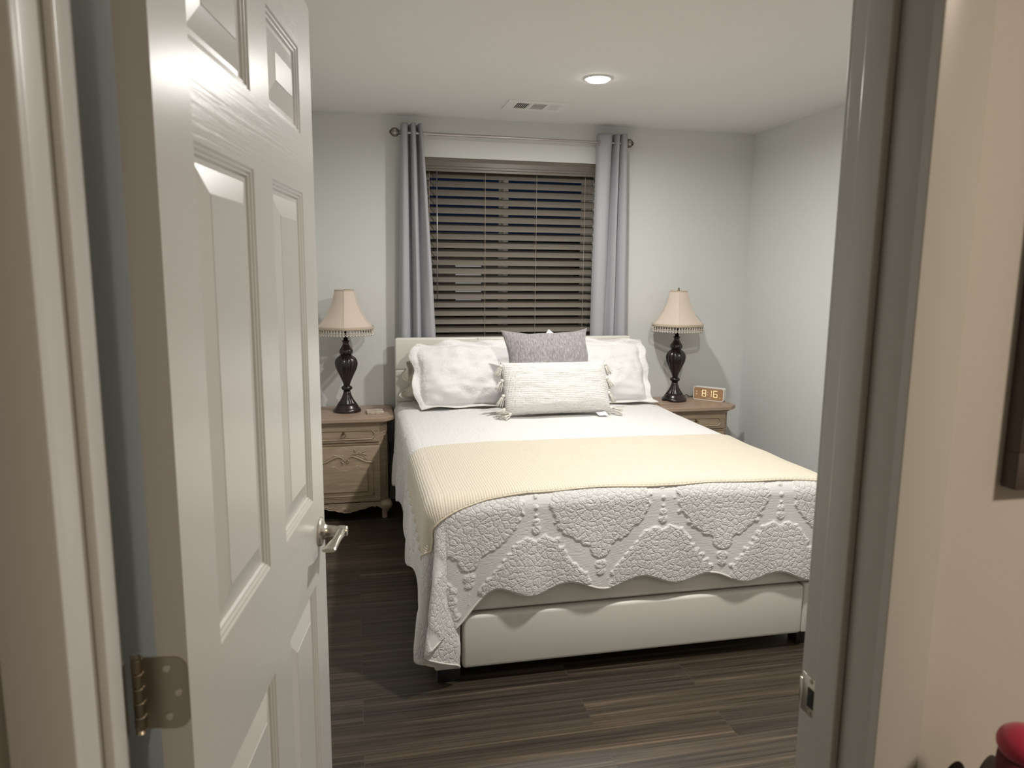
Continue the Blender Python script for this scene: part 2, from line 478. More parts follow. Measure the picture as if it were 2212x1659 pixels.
casing('trim_4', JL-0.0004, 0.057, -1, hy(JL)-0.0005, -1)
casing('trim_5', JR+0.0004, 0.065, 1, hy(JR)-0.0005, -1)
casing('trim_6', JL-0.005, 0.057, -1, YB-0.0015, 1)
casing('trim_7', JR+0.005, 0.057, 1, YB-0.0015, 1)
bm = bmesh.new(); addbox(bm, JL-0.003, JR+0.005, hy(0.2)-0.016, hy(0.2)+0.0, HEAD+0.005, HEAD+0.06, 0.003)
struct(from_bm('trim_8', bm, M_trim, auto=35))

# strike plate on the right jamb
sp = []
bm = bmesh.new()
addbox(bm, JR-0.0016, JR+0.001, 0.810, 0.8465, 0.889, 0.946, 0.0006)
addbox(bm, JR-0.0020, JR+0.001, 0.8445, 0.8515, 0.900, 0.935, 0.0006)
strike = from_bm('strike_plate', bm, M_nickel, jr, auto=35); strike['label'] = 'metal strike plate let into the jamb'
box('latch_hole', JR-0.0026, JR-0.0012, 0.815, 0.832, 0.902, 0.930, M_black, strike, bev=0.0004)
bm = bmesh.new()
for z in (0.894, 0.941): addlathe(bm, [(0.0032, -0.0024), (0.0036, -0.0018), (0.0036, 0)], (JR-0.0001, 0.826, z), 12, axis='x')
from_bm('screw', bm, M_hinge, strike)

# ------------------------------------------------------------------ the bedroom door
PIN = Vector((-0.250, 0.852, 0)); TH = radians(81.7)
W_D, T_D, H0, H1 = 0.832, 0.035, 0.012, 2.035
door = empty('door_1', PIN, kind='structure'); door.rotation_euler = (0, 0, TH)
# local: x along the door, y across its thickness, the hinge pin at the origin
YF_, YBk = -0.053, -0.018
XS = [0.002, 0.114, 0.368, 0.478, 0.716, W_D]
ZS = [H0, 0.235, 0.822, 1.010, 1.650, 1.763, 1.925, H1]
V, Fc, FM = [], [], []
def addface(pts, m=0):
    i = len(V); V.extend(pts); Fc.append(tuple(range(i, i+len(pts)))); FM.append(m)
def doorface(y, sgn):
    def P(x, z, dep): return (x, y-sgn*dep, z)   # dep into the slab
    for i in range(5):
        for j in range(7):
            x0, x1, z0, z1 = XS[i], XS[i+1], ZS[j], ZS[j+1]
            panel = i in (1, 3) and j in (1, 3, 5)
            if not panel:
                horiz = j in (0, 2, 4, 6) and i in (1, 2, 3)
                q = [P(x0, z0, 0), P(x1, z0, 0), P(x1, z1, 0), P(x0, z1, 0)]
                addface(q if sgn < 0 else q[::-1], 1 if horiz else 0); continue
            steps = [(0, 0), (0.003, 0.0028), (0.006, 0.0030), (0.009, 0.0060), (0.012, 0.0062), (0.015, 0.0098), (0.022, 0.0098), (0.056, 0.0022), (0.0575, 0.0012)]
            for (o1, d1), (o2, d2) in zip(steps, steps[1:]):
                A = [(x0+o1, z0+o1), (x1-o1, z0+o1), (x1-o1, z1-o1), (x0+o1, z1-o1)]
                B = [(x0+o2, z0+o2), (x1-o2, z0+o2), (x1-o2, z1-o2), (x0+o2, z1-o2)]
                for k in range(4):
                    l_ = (k+1) % 4
                    q = [P(*A[k], d1), P(*A[l_], d1), P(*B[l_], d2), P(*B[k], d2)]
                    addface(q if sgn < 0 else q[::-1], 0)
            q = [P(x0+o2, z0+o2, d2), P(x1-o2, z0+o2, d2), P(x1-o2, z1-o2, d2), P(x0+o2, z1-o2, d2)]
            addface(q if sgn < 0 else q[::-1], 0)
doorface(YF_, -1); doorface(YBk, 1)
x0, x1 = XS[0], XS[-1]
for q in ([(x0, YF_, H0), (x0, YF_, H1), (x0, YBk, H1), (x0, YBk, H0)], [(x1, YF_, H0), (x1, YBk, H0), (x1, YBk, H1), (x1, YF_, H1)],
          [(x0, YF_, H1), (x1, YF_, H1), (x1, YBk, H1), (x0, YBk, H1)], [(x0, YF_, H0), (x0, YBk, H0), (x1, YBk, H0), (x1, YF_, H0)]): addface(q)
mesh_obj('door_panel', V, Fc, None, door, smooth=False, local=True, mats=[M_doorv, M_doorh], fm=FM)

# lever handles
def lever(y, sgn, name='door_handle'):
    """sgn -1 = hall side"""
    hx, hz = W_D-0.060, 0.923
    bm = bmesh.new()
    addlathe(bm, [(0.0325, 0), (0.0325, sgn*0.004), (0.030, sgn*0.007), (0.020, sgn*0.010), (0.0155, sgn*0.014), (0.0135, sgn*0.020), (0.0125, sgn*0.030), (0.0125, sgn*0.034)], (hx, y, hz), 40, axis='y')
    rose = from_bm(name, bm, M_nickel, door, local=True, auto=30)
    bm = bmesh.new()
    addlathe(bm, [(0.0115, sgn*0.034), (0.0115, sgn*0.060), (0.0105, sgn*0.0615), (0.0100, sgn*0.0615)], (hx, y, hz), 32, axis='y')
    # flared flat blade running back towards the hinge
    st = [(0.010, 0.010, 0.0115, 0.049), (-0.015, 0.0090, 0.0090, 0.049), (-0.035, 0.0075, 0.0082, 0.048), (-0.060, 0.0060, 0.0095, 0.046), (-0.085, 0.0052, 0.0120, 0.043), (-0.105, 0.0052, 0.0142, 0.041), (-0.112, 0.0056, 0.0146, 0.0405), (-0.1145, 0.0040, 0.0138, 0.0405)]
    rings = []
    for dx, hh, tt, yy in st:
        cy = y+sgn*yy
        ring = []
        for k in range(16):
            a = 2*pi*k/16; ca, sa = cos(a), sin(a)
            f = (abs(ca)**3+abs(sa)**3)**(-1/3)
            ring.append(bm.verts.new((hx+dx, cy+ca*f*tt*1.0, hz+sa*f*hh)))
        rings.append(ring)
    for A, B in zip(rings, rings[1:]):
        for k in range(16): bm.faces.new((A[k], A[(k+1) % 16], B[(k+1) % 16], B[k]))
    bm.faces.new(rings[0]); bm.faces.new(rings[-1][::-1])
    from_bm('lever', bm, M_nickel, rose, local=True, auto=35)
lever(YF_, -1); lever(YBk, 1)
# latch plate on the free edge
box('latch_plate', W_D-0.0005, W_D+0.0012, -0.047, -0.024, 0.895, 0.951, M_nickel, door, bev=0.0004, local=True)

def hinge(zc):
    hh = 0.0445
    # leaf on the door edge: plate with rounded far corners, in the local plane x = edge
    bm = bmesh.new(); r = 0.0155
    yA, yB_ = -0.0525, 0.000
    poly = [(yB_, zc-hh), (yB_, zc+hh)]
    for k in range(9): a = pi/2+k*pi/2/8; poly.append((yA+r+r*cos(a), zc+hh-r+r*sin(a)))
    for k in range(9): a = pi+k*pi/2/8; poly.append((yA+r+r*cos(a), zc-hh+r+r*sin(a)))
    addprism(bm, poly, XS[0]-0.0018, XS[0]+0.0004, 'x')
    hg = from_bm('hinge', bm, M_hinge, door, local=True, auto=35); hg['label'] = 'brushed metal hinge on the door edge'
    bm = bmesh.new()
    n = 5
    for k in range(n):
        z0, z1 = zc-hh+2*hh*k/n+0.0005, zc-hh+2*hh*(k+1)/n-0.0005
        addlathe(bm, [(0.0052, z0), (0.0060, z0+0.0008), (0.0060, z1-0.0008), (0.0052, z1)], (-0.002, 0.0035, 0), 20)
    addlathe(bm, [(0.004, zc+hh), (0.0062, zc+hh+0.0008), (0.0062, zc+hh+0.003), (0.003, zc+hh+0.0055)], (-0.002, 0.0035, 0), 20)
    addlathe(bm, [(0.003, zc-hh-0.005), (0.0062, zc-hh-0.003), (0.004, zc-hh)], (-0.002, 0.0035, 0), 20)
    from_bm('knuckle', bm, M_hinge, hg, local=True, auto=35)
    for (yy, dz) in ((-0.029, 0.030), (-0.041, 0.0), (-0.029, -0.030)):
        bm = bmesh.new(); addlathe(bm, [(0.0042, -0.0024), (0.0046, -0.0018), (0.0046, 0)], (XS[0], yy, zc+dz), 14, axis='x')
        from_bm('screw', bm, M_nickel, hg, local=True)
for zc in (0.27, 1.012, 1.862): hinge(zc)
# jamb leaves
for zc in (0.27, 1.012, 1.862):
    box('hinge_leaf', JL-0.0008, JL+0.0016, 0.812, 0.8455, zc-0.0445, zc+0.0445, M_hinge, jl, bev=0.0005)

# ------------------------------------------------------------------ window
win = empty('window_1', ((WX0+WX1)/2, BW+0.13, WZ0), kind='structure')
y0, y1 = BW+0.100, BW+0.150
def ringframe(name, x0, x1, z0, z1, fw, y0, y1, parent, mat=M_white):
    bm = bmesh.new()
    addbox(bm, x0, x1, y0, y1, z0, z0+fw, 0.003); addbox(bm, x0, x1, y0, y1, z1-fw, z1, 0.003)
    addbox(bm, x0, x0+fw, y0, y1, z0+fw, z1-fw, 0.003); addbox(bm, x1-fw, x1, y0, y1, z0+fw, z1-fw, 0.003)
    return from_bm(name, bm, mat, parent, auto=35)
ringframe('window_frame', WX0, WX1, WZ0, WZ1, 0.045, y0, y1+0.015, win)
xm = 0.985
ringframe('sash', WX0+0.045, xm+0.030, WZ0+0.045, WZ1-0.045, 0.035, y0+0.004, y0+0.026, win)
ringframe('sash', xm-0.030, WX1-0.045, WZ0+0.045, WZ1-0.045, 0.035, y0+0.028, y0+0.050, win)
box('pane', WX0+0.07, xm+0.005, y0+0.013, y0+0.017, WZ0+0.07, WZ1-0.07, M_glass, win)
box('pane', xm-0.005, WX1-0.07, y0+0.037, y0+0.041, WZ0+0.07, WZ1-0.07, M_glass, win)
box('window_sill', WX0, WX1, BW-0.0, y0, WZ0, WZ0+0.015, M_trim, win)

# ------------------------------------------------------------------ outside, seen through the slats
struct(box('ground', -8, 10, BW+T+0.01, 14, -0.3, -0.1, M_black))
s = NT('night_stucco'); M_stucco = s.set((0.018, 0.020, 0.026, 1), 0.9)
M_reflection = emis('reflection_dim', (0.60, 0.60, 0.58, 1), 0.22)  # dim grey glow imitating the hall reflected in the pane
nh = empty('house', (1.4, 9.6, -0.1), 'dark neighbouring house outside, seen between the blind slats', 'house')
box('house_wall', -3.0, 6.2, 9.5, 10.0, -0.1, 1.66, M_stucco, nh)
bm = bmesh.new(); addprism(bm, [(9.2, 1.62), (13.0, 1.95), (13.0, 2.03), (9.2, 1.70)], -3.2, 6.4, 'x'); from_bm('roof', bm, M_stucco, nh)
bm = bmesh.new(); addbox(bm, 1.30, 1.63, 9.46, 9.5, 1.10, 1.64); refl_ = from_bm('reflection_panel', bm, M_reflection, nh)  # added glowing panel, stands in for the hall's reflection in the glass

# ================================================================== WINDOW DRESSING
blind = empty('window_blind', (1.01, BW+0.04, WZ1), 'brown horizontal slatted blind filling the bedroom window', 'window blind')
bx0, bx1 = WX0+0.022, WX1-0.020
# valance with moulded profile
prof = [(0, 0), (0, 0.012), (0.006, 0.018), (0.006, 0.030), (0.009, 0.034), (0.009, 0.060), (0.004, 0.068), (0.002, 0.078), (0.006, 0.084), (0.012, 0.084), (0.016, 0.08), (0.016, 0)]
bm = bmesh.new()
addprism(bm, [(BW-0.006+a, WZ1-0.0842+b) for a, b in prof], bx0-0.019, bx1+0.016, 'x')
from_bm('valance', bm, M_valance, blind, auto=30)
box('headrail', bx0, bx1, BW+0.014, BW+0.065, WZ1-0.062, WZ1-0.004, M_valance, blind)
pitch, sw, tilt = 0.0545, 0.0625, radians(44)
yc = BW+0.046; zt = WZ1-0.100
nsl = 21
slat0 = None
def slatmesh():
    bm = bmesh.new(); n = 6; top = []; bot = []
    for k in range(n+1):
        t = k/n-0.5; crown = 0.0018*(1-4*t*t)
        yy = t*sw; top.append((yy, crown+0.0014)); bot.append((yy, crown-0.0014))
    poly = top+bot[::-1]
    addprism(bm, poly, bx0+0.002, bx1-0.002, 'x')
    bmesh.ops.rotate(bm, verts=bm.verts, cent=(0, 0, 0), matrix=Matrix.Rotation(tilt, 3, 'X'))
    bmesh.ops.recalc_face_normals(bm, faces=bm.faces)
    me = bpy.data.meshes.new('slat'); bm.to_mesh(me); bm.free(); me.materials.append(M_blind)
    for p in me.polygons: p.use_smooth = True
    me.set_sharp_from_angle(angle=radians(35)); return me
sm_ = slatmesh(); offb = origin_of(blind)
zlast = zt
for i in range(nsl):
    o = link(bpy.data.objects.new('slat', sm_)); o.parent = blind
    o.location = Vector((0, yc, zt-i*pitch))-offb; o.location.x -= 0
    zlast = zt-i*pitch
box('bottom_rail', bx0+0.002, bx1-0.002, yc-0.026, yc+0.026, zlast-0.052, zlast-0.036, M_blind, blind, bev=0.004)
for cx in (0.485, 0.845, 1.185, 1.515):
    bm = bmesh.new()
    yf = yc-cos(tilt)*sw/2-0.002
    addtube(bm, [(cx, yf, WZ1-0.07), (cx, yf, zlast-0.04)], 0.0009, 6)
    yb = yc+cos(tilt)*sw/2+0.002
    addtube(bm, [(cx, yb, WZ1-0.07), (cx, yb, zlast-0.04)], 0.0009, 6)
    for i in range(nsl):
        z = zt-i*pitch; addtube(bm, [(cx, yf, z-sin(tilt)*sw/2-0.003), (cx, yb, z+sin(tilt)*sw/2-0.003)], 0.0006, 4)
    from_bm('ladder_cord', bm, M_shadetrim, blind)
bm = bmesh.new(); addtube(bm, [(0.530, BW-0.004, WZ1-0.085), (0.530, BW-0.006, 1.315)], 0.0035, 8)
from_bm('tilt_wand', bm, M_rod, blind, smooth=True)

# curtain rod
RY, RZ = 4.650, 2.325
rod = empty('curtain_rod', (1.02, RY, RZ), 'silver grey telescoping curtain rod with cage ball finials above the window', 'curtain rod')
bm = bmesh.new(); addtube(bm, [(0.30, RY, RZ), (0.98, RY, RZ-0.001)], 0.0095, 20); addtube(bm, [(0.98, RY, RZ-0.001), (1.745, RY, RZ-0.003)], 0.0080, 20)
addtube(bm, [(0.915, RY, RZ-0.001), (0.985, RY, RZ-0.001)], 0.0102, 20)
from_bm('pole', bm, M_rod, rod, auto=40)
M_finial = metal('dark_finial_metal', (0.20, 0.18, 0.16, 1), 0.35)
for fx, sg in ((0.268, -1), (1.772, 1)):
    bm = bmesh.new(); R_ = 0.026
    for k in range(4):
        a = k*pi/4
        pts = [(fx+R_*cos(t)*1.0, RY+R_*sin(t)*cos(a), RZ+R_*sin(t)*sin(a)) for t in [2*pi*q/28 for q in range(28)]]
        addtube(bm, pts, 0.0022, 6, closed=True)
    for hx in (-0.4, 0.4):
        rr = R_*cos(hx); addtube(bm, [(fx+R_*sin(hx), RY+rr*cos(t), RZ+rr*sin(t)) for t in [2*pi*q/28 for q in range(28)]], 0.002, 6, closed=True)
    addlathe(bm, [(0.011, -0.006), (0.0125, 0), (0.011, 0.006)], (fx-sg*0.030, RY, RZ), 24, axis='x')
    addlathe(bm, [(0.010, -0.004), (0.012, 0), (0.006, 0.005)], (fx+sg*0.028, RY, RZ), 24, axis='x')
    fo = from_bm('finial', bm, M_finial, rod, auto=40)
    bm = bmesh.new(); bmesh.ops.create_uvsphere(bm, u_segments=20, v_segments=12, radius=0.0195, matrix=Matrix.Translation((fx, RY, RZ)))
    from_bm('crystal', bm, M_bead, fo, smooth=True)
for bxk in (0.345, 1.700):
    bm = bmesh.new(); addbox(bm, bxk-0.006, bxk+0.006, RY+0.006, BW, RZ-0.012, RZ-0.004, 0.001); addbox(bm, bxk-0.012, bxk+0.012, BW-0.004, BW, RZ-0.04, RZ+0.03, 0.001)
    from_bm('bracket', bm, M_rod, rod)

# curtains
def curtain(name, label, top, bot, nf, flat=None, seed=0, ztop=2.378, zbot=0.42):
    """top/bot: lists of plan points (x,y) of the pleated sheet, same length"""
    cu = empty(name, ((top[0][0]+top[-1][0])/2, RY, ztop), label, 'curtain')
    n = 150; m = 70
    A = smoothpath([(p[0], p[1], 0) for p in top], 14); B = smoothpath([(p[0], p[1], 0) for p in bot], 14)
    V, Fq = [], []
    for side in (0, 1):
        for j in range(m+1):
            t = j/m; z = lerp(ztop, zbot, t); tt = t**0.8
            row = []
            for i in range(len(A)):
                p = A[i].lerp(B[i], tt)
                nz = noise.noise(Vector((i*0.05+seed*7, t*5, seed)))*0.004*sstep(0, .3, t)
                row.append((p.x, p.y+nz+side*0.0022, z))
            V.extend(row)
    L = len(A)
    for side in (0, 1):
        o_ = side*(m+1)*L
        for j in range(m):
            for i in range(L-1):
                a = o_+j*L+i; q = (a, a+L, a+L+1, a+1); Fq.append(q if side == 0 else q[::-1])
    half = (m+1)*L
    for j in range(m):
        for i in (0, L-1): a = j*L+i; Fq.append((a, a+L, a+L+half, a+half))
    for i in range(L-1):
        for j in (0, m): a = j*L+i; Fq.append((a, a+1, a+1+half, a+half))
    panel = mesh_obj('panel', V, Fq, M_curtain, cu)
    return cu
cl = curtain('curtain', 'light grey curtain panel gathered on the left side of the window',
        [(0.306, 4.672), (0.312, 4.622), (0.326, 4.610), (0.342, 4.622), (0.350, 4.668), (0.356, 4.690), (0.362, 4.655), (0.368, 4.614), (0.380, 4.604), (0.392, 4.626), (0.396, 4.672), (0.401, 4.690), (0.408, 4.660), (0.414, 4.615), (0.426, 4.612), (0.432, 4.650)],
        [(0.262, 4.668), (0.282, 4.628), (0.312, 4.616), (0.338, 4.640), (0.350, 4.668), (0.360, 4.688), (0.372, 4.668), (0.388, 4.636), (0.404, 4.628), (0.420, 4.655), (0.430, 4.684), (0.440, 4.660), (0.462, 4.628), (0.505, 4.618), (0.530, 4.632), (0.540, 4.660)], 3, seed=1)
cr = curtain('curtain', 'light grey curtain panel hanging on the right side of the window',
        [(1.560, 4.668), (1.564, 4.640), (1.580, 4.622), (1.620, 4.612), (1.650, 4.630), (1.664, 4.676), (1.668, 4.690), (1.674, 4.655), (1.682, 4.618), (1.694, 4.610), (1.704, 4.640), (1.707, 4.682), (1.712, 4.650), (1.722, 4.618), (1.740, 4.612), (1.758, 4.640)],
        [(1.540, 4.668), (1.552, 4.640), (1.580, 4.622), (1.615, 4.630), (1.632, 4.655), (1.645, 4.684), (1.660, 4.660), (1.680, 4.630), (1.700, 4.632), (1.712, 4.660), (1.718, 4.686), (1.728, 4.658), (1.748, 4.628), (1.785, 4.620), (1.806, 4.640), (1.812, 4.662)], 3, seed=2)
for cu, xs in ((cl, (0.436,)), (cr, (1.566,))):
    for gx in xs:
        bm = bmesh.new()
        pts = [(gx+0.002*cos(t), RY+0.022*cos(t), RZ-0.008+0.022*sin(t)) for t in [2*pi*q/28 for q in range(28)]]
        addtube(bm, pts, 0.0035, 8, closed=True)
        g_ = from_bm('grommet', bm, M_hinge, cu, smooth=True)

# ================================================================== CEILING FITTINGS
for i, (lx, ly) in enumerate(LIGHTS):
    dl = empty('downlight', (lx, ly, CEIL), ['lit round recessed ceiling light above the bed, beside the vent', 'round recessed ceiling light above the foot of the bed'][i], 'ceiling light', 'recessed lights in the bedroom ceiling')
    bm = bmesh.new()
    addlathe(bm, [(0.054, 0), (0.070, 0), (0.071, -0.003), (0.066, -0.006), (0.056, -0.0065), (0.054, -0.004)], (lx, ly, CEIL), 48)
    # ring: remove the caps so the lens shows
    caps = [f for f in bm.faces if len(f.verts) > 8]; bmesh.ops.delete(bm, geom=caps, context='FACES_ONLY')
    from_bm('trim_ring', bm, M_white, dl, smooth=True)
    bm = bmesh.new(); addlathe(bm, [(0.055, 0), (0.0545, -0.006), (0.052, -0.011), (0.050, -0.014)], (lx, ly, CEIL), 48); from_bm('lens', bm, M_lens, dl, smooth=False)

vent = empty('ceiling_vent', (1.055, 4.265, CEIL), 'white rectangular ceiling air vent with three louvred sections near the window', 'air vent')
vx0, vx1, vy0, vy1 = 0.872, 1.232, 4.148, 4.378
bm = bmesh.new()
zf = CEIL-0.007
secs = [(0.926, 1.006), (1.024, 1.104), (1.122, 1.186)]
yi0, yi1 = vy0+0.045, vy1-0.045
addbox(bm, vx0, vx1, vy0, yi0, zf, CEIL, 0.002); addbox(bm, vx0, vx1, yi1, vy1, zf, CEIL, 0.002)
xs = [vx0]+[q for s_ in secs for q in s_]+[vx1]
for a, b in zip(xs[0::2], xs[1::2]): addbox(bm, a, b, yi0, yi1, zf, CEIL)
from_bm('face_plate', bm, M_white, vent)
s = NT('duct_dark'); M_duct = s.set((0.05, 0.05, 0.05, 1), 0.8)
for k, (a, b) in enumerate(secs):
    box('backing', a, b, yi0, yi1, CEIL-0.0012, CEIL-0.0004, M_duct, vent)
    bm = bmesh.new()
    if k == 1:
        n = 9
        for q in range(n):
            yy = lerp(yi0, yi1, (q+0.5)/n); addbox(bm, a, b, yy-0.0022, yy+0.0022, zf+0.001, zf+0.0022)
    else:
        n = 7
        for q in range(n):
            xq = lerp(a, b, (q+0.5)/n); sgn = 1 if k == 0 else -1
            vs = addprism(bm, [(xq-0.0048*sgn, zf+0.0005), (xq-0.0040*sgn, zf), (xq+0.0048*sgn, CEIL-0.0016), (xq+0.0040*sgn, CEIL-0.001)], yi0, yi1, 'y')
    from_bm('louver', bm, M_white, vent)

# ================================================================== THE BED
BX0, BX1, FY = 0.258, 1.812, 2.462
bed = empty('platform_bed', (1.03, 3.5, 0), 'ivory faux leather platform bed with headboard and foot drawer', 'bed')
HY0, HY1 = 4.535, 4.605
# headboard: padded tiles with seams
def padded(name, x0, x1, y0, y1, z0, z1, parent, r=0.018, mat=M_leather, seg=4):
    bm = bmesh.new(); addbox(bm, x0, x1, y0, y1, z0, z1, r, seg); return from_bm(name, bm, mat, parent, smooth=True)
hb = padded('headboard', 0.243, 1.787, HY0+0.006, HY1, 0.10, 1.083, bed, 0.022)
bm = bmesh.new()
hx = [0.243, 0.757, 1.273, 1.787]; hz = [0.30, 0.66, 0.86, 1.083]
hz = [0.42, 0.68, 0.885, 1.083]
for i in range(3):
    for j in range(3):
        g = 0.0012
        addbox(bm, hx[i]+g, hx[i+1]-g, HY0, HY0+0.030, hz[j]+g, hz[j+1]-g, 0.010, 4)
from_bm('headboard_padding', bm, M_leather, hb, smooth=True)
padded('side_rail', BX0, BX0+0.05, FY+0.03, HY0+0.01, 0.055, 0.345, bed)
padded('side_rail', BX1-0.05, BX1, FY+0.03, HY0+0.01, 0.055, 0.345, bed)
# foot: upper rail, corner posts, drawer
padded('foot_rail', BX0, BX1, FY+0.004, FY+0.06, 0.272, 0.395, bed, 0.016)
padded('foot_post', BX0, 0.353, FY+0.002, FY+0.06, 0.055, 0.268, bed, 0.008)
padded('foot_post', 1.748, BX1, FY+0.002, FY+0.06, 0.055, 0.268, bed, 0.008)
padded('drawer', 0.358, 1.743, FY-0.008, FY+0.05, 0.058, 0.264, bed, 0.014)
for (lx, ly) in ((BX0+0.012, FY+0.02), (BX1-0.072, FY+0.02), (BX0+0.012, HY0-0.09), (BX1-0.072, HY0-0.09)):
    box('leg', lx, lx+0.085 if lx < 1 else lx+0.06, ly, ly+0.06, 0, 0.056, M_bplast, bed, bev=0.003)
box('slat_deck', BX0+0.04, BX1-0.04, FY+0.05, HY0-0.005, 0.22, 0.27, M_bplast, bed)
padded('mattress', 0.300, 1.772, FY+0.050, HY0-0.012, 0.271, 0.640, bed, 0.045, M_gasket)

# ---- drape surface: cloth coordinates (X, Y) metres; X=0 left curve start, Y=0 front curve start
R = 0.065
XL, XR, YF0 = 0.232, 1.868, 2.446
x_in0, x_in1, y_in = XL+R, XR-R, YF0+R
WT = x_in1-x_in0
TOPZ = 0.680
def edge(sv):
    if sv <= 0: return 0.0, 0.0
    a = sv/R
    if a < pi/2: return R*sin(a), R*(1-cos(a))
    return R, R+(sv-R*pi/2)
FOLD = smoothpath([(-0.065, 0.0, 0), (-0.098, -0.030, 0), (-0.112, -0.080, 0), (-0.075, -0.092, 0), (-0.010, -0.068, 0), (0.046, -0.066, 0), (0.032, -0.084, 0), (-0.030, -0.108, 0), (-0.078, -0.128, 0), (-0.070, -0.146, 0), (-0.030, -0.118, 0), (0.0, -0.078, 0)], 10)
def topz(x, y):
    cx = clamp((x-x_in0)/WT); cy = clamp((y-2.4)/2.1)
    z = TOPZ + 0.034*sin(pi*clamp(cx, 0.0, 1.0))**0.6*(1-0.55*cy) + 0.012*(1-cy)
    z += 0.004*noise.noise(Vector((x*3.1, y*3.1, 3.3)))
    return z
def drape(X, Y):
    """position on the bed covering"""
    a = max(0.0, -X); c = max(0.0, X-WT); b = max(0.0, -Y)
    x = clamp(X, 0, WT)+x_in0; y = max(Y, 0)+y_in
    tz = topz(x, y)
    if a == 0 and b == 0 and c == 0: return Vector((x, y, tz))
    if b == 0:                       # side
        s_ = a if a > 0 else c; out, dr = edge(s_); sg = -1 if a > 0 else 1
        wv = (0.012*sin(y*6.3+1.0)+0.008*sin(y*15.0+0.5))*sstep(0.10, 0.45, s_)*sstep(0.0, 0.25, Y)
        fl = 0.018*sstep(0.08, 0.5, s_)*sstep(0.0, 0.2, Y)
        return Vector((x+sg*(out+wv+fl), y, tz-dr))
    if a == 0 and c == 0:            # front
        out, dr = edge(b)
        k = sstep(0.0, 0.10, X)*sstep(0, 0.1, WT-X)
        wv = (0.005+0.005*sin(x*9.0+0.4)+0.006*sin(x*22.0+2.6)+0.016*math.exp(-((x-0.60)/0.07)**2))*sstep(0.12, 0.42, b)*k
        fl = 0.004*sstep(0.05, 0.4, b)
        return Vector((x, y-out-wv-fl, tz-dr))
    s_ = a if a > 0 else c; sg = -1 if a > 0 else 1
    r = hypot(s_, b); ph = atan2(b, s_); out, dr = edge(r)
    px, py = x+sg*out*cos(ph), y-out*sin(ph)-0.004*sstep(0.05, 0.4, r)*sin(ph)
    if a > 0:
        k = clamp((r-0.10)/0.46)**1.1
        t = ph/(pi/2)*(len(FOLD)-1); i = int(min(t, len(FOLD)-2)); q = FOLD[i].lerp(FOLD[i+1], t-i)
        px, py = lerp(px, x+q.x, k), lerp(py, y+q.y, k)
    else:
        k = clamp((r-0.10)/0.46)
        bul = sin(2*ph)*0.05*k; px += bul; py -= bul
    return Vector((px, py, tz-dr))

PER = 0.285
def hem_front(X):
    s_ = 0.392 + 0.019*cos(2*pi*(X+x_in0-0.614)/PER)
    s_ += 0.035*clamp((X)/WT)
    return s_ + 0.125*(1-sstep(-0.04, 0.20, X))
def hem_side(Y, left=True):
    s_ = 0.452+0.016*cos(2*pi*(Y+0.1)/0.30)
    return s_ + (0.125*(1-sstep(0.0, 0.28, Y)) if left else 0)
def hem_corner(ph):
    t = ph/(pi/2)
    return interp(t, [(0, hem_side(0)), (0.15, 0.605), (0.27, 0.615), (0.38, 0.655), (0.47, 0.655), (0.58, 0.625), (0.727, 0.575), (0.82, 0.545), (0.91, 0.522), (1.0, hem_front(0))])

def puffnoise(u, v): return noise.noise(Vector((u*24, v*24, 0.7)))
def motif_edge(u, v):
    """embroidered motif mask for the hanging panels: u along the hem, v down from the crest"""
    P = 0.49
    j = 0.010*noise.noise(Vector((u*38, v*38, 1.0)))+0.006*sin(u*170)*sin(v*150)
    da = abs(((u-0.573+P/2) % P)-P/2)      # urn motif axis
    db = P/2-da
    m = -1.0
    j *= 1.15
    if v < 0.262:
        q = clamp((v-0.085)/(0.262-0.085)); hw = 0.192*(1-q**2.0)**0.62*(1-0.10*clamp((0.085-v)/0.085))
        m = max(m, hw-da+j*1.2)
    hw = 0.042*sqrt(max(0.0, 1-((v-0.262)/0.042)**2)); m = max(m, hw-da+j*0.3)
    top = 0.205+0.016*(1-clamp(abs(db-0.032)/0.03))*-1+0.010
    if v > top-0.01:
        q = clamp((v-top)/0.15)
        hw = 0.080+0.125*q**1.3
        m = max(m, min(hw-db+j*1.4, (v-top)+0.3*j))
    for (vv, rr) in ((0.030, .013), (0.055, .009), (0.095, .008), (0.125, .006), (0.150, .014), (0.178, .017)):
        m = max(m, rr-hypot(db, v-vv))
    for (vv, rr) in ((0.328, .018), (0.356, .014)): m = max(m, rr-hypot(da*0.8, v-vv))
    return sstep(-0.0015, 0.0030, m)
def motif_top(x, y):
    k = 0.5+0.5*noise.noise(Vector((x*5, y*5, 2)))
    return 0.35+0.25*sstep(0.35, 0.6, k)

def patch(fn, us, vs, V, UV, AT, FQ, attf):
    base = len(V); nu = len(us)
    for v in vs:
        for u in us:
            X, Y = fn(u, v); p = drape(X, Y); V.append(p); UV.append((X+0.3, Y)); AT.append(attf(X, Y))
    for j in range(len(vs)-1):
        for i in range(nu-1):
            a = base+j*nu+i; FQ.append((a, a+1, a+nu+1, a+nu))
def lin(a, b, n): return [a+(b-a)*i/n for i in range(n+1)]
V, UV, AT, FQ = [], [], [], []
YEND = HY0-0.012-y_in
ysamp = lin(0, YEND, 300); xsamp = lin(0, WT, 330)
patch(lambda u, v: (u, v), xsamp, ysamp, V, UV, AT, FQ, lambda X, Y: motif_top(X, Y))
patch(lambda u, v: (u, -v*hem_front(u)), xsamp, lin(1, 0, 96), V, UV, AT, FQ, lambda X, Y: motif_edge(X, -Y))
patch(lambda u, v: (-u*hem_side(v), v), lin(1, 0, 90), ysamp, V, UV, AT, FQ, lambda X, Y: lerp(motif_top(0, Y), motif_edge(Y+0.2, -X), sstep(0.02, 0.12, -X)))
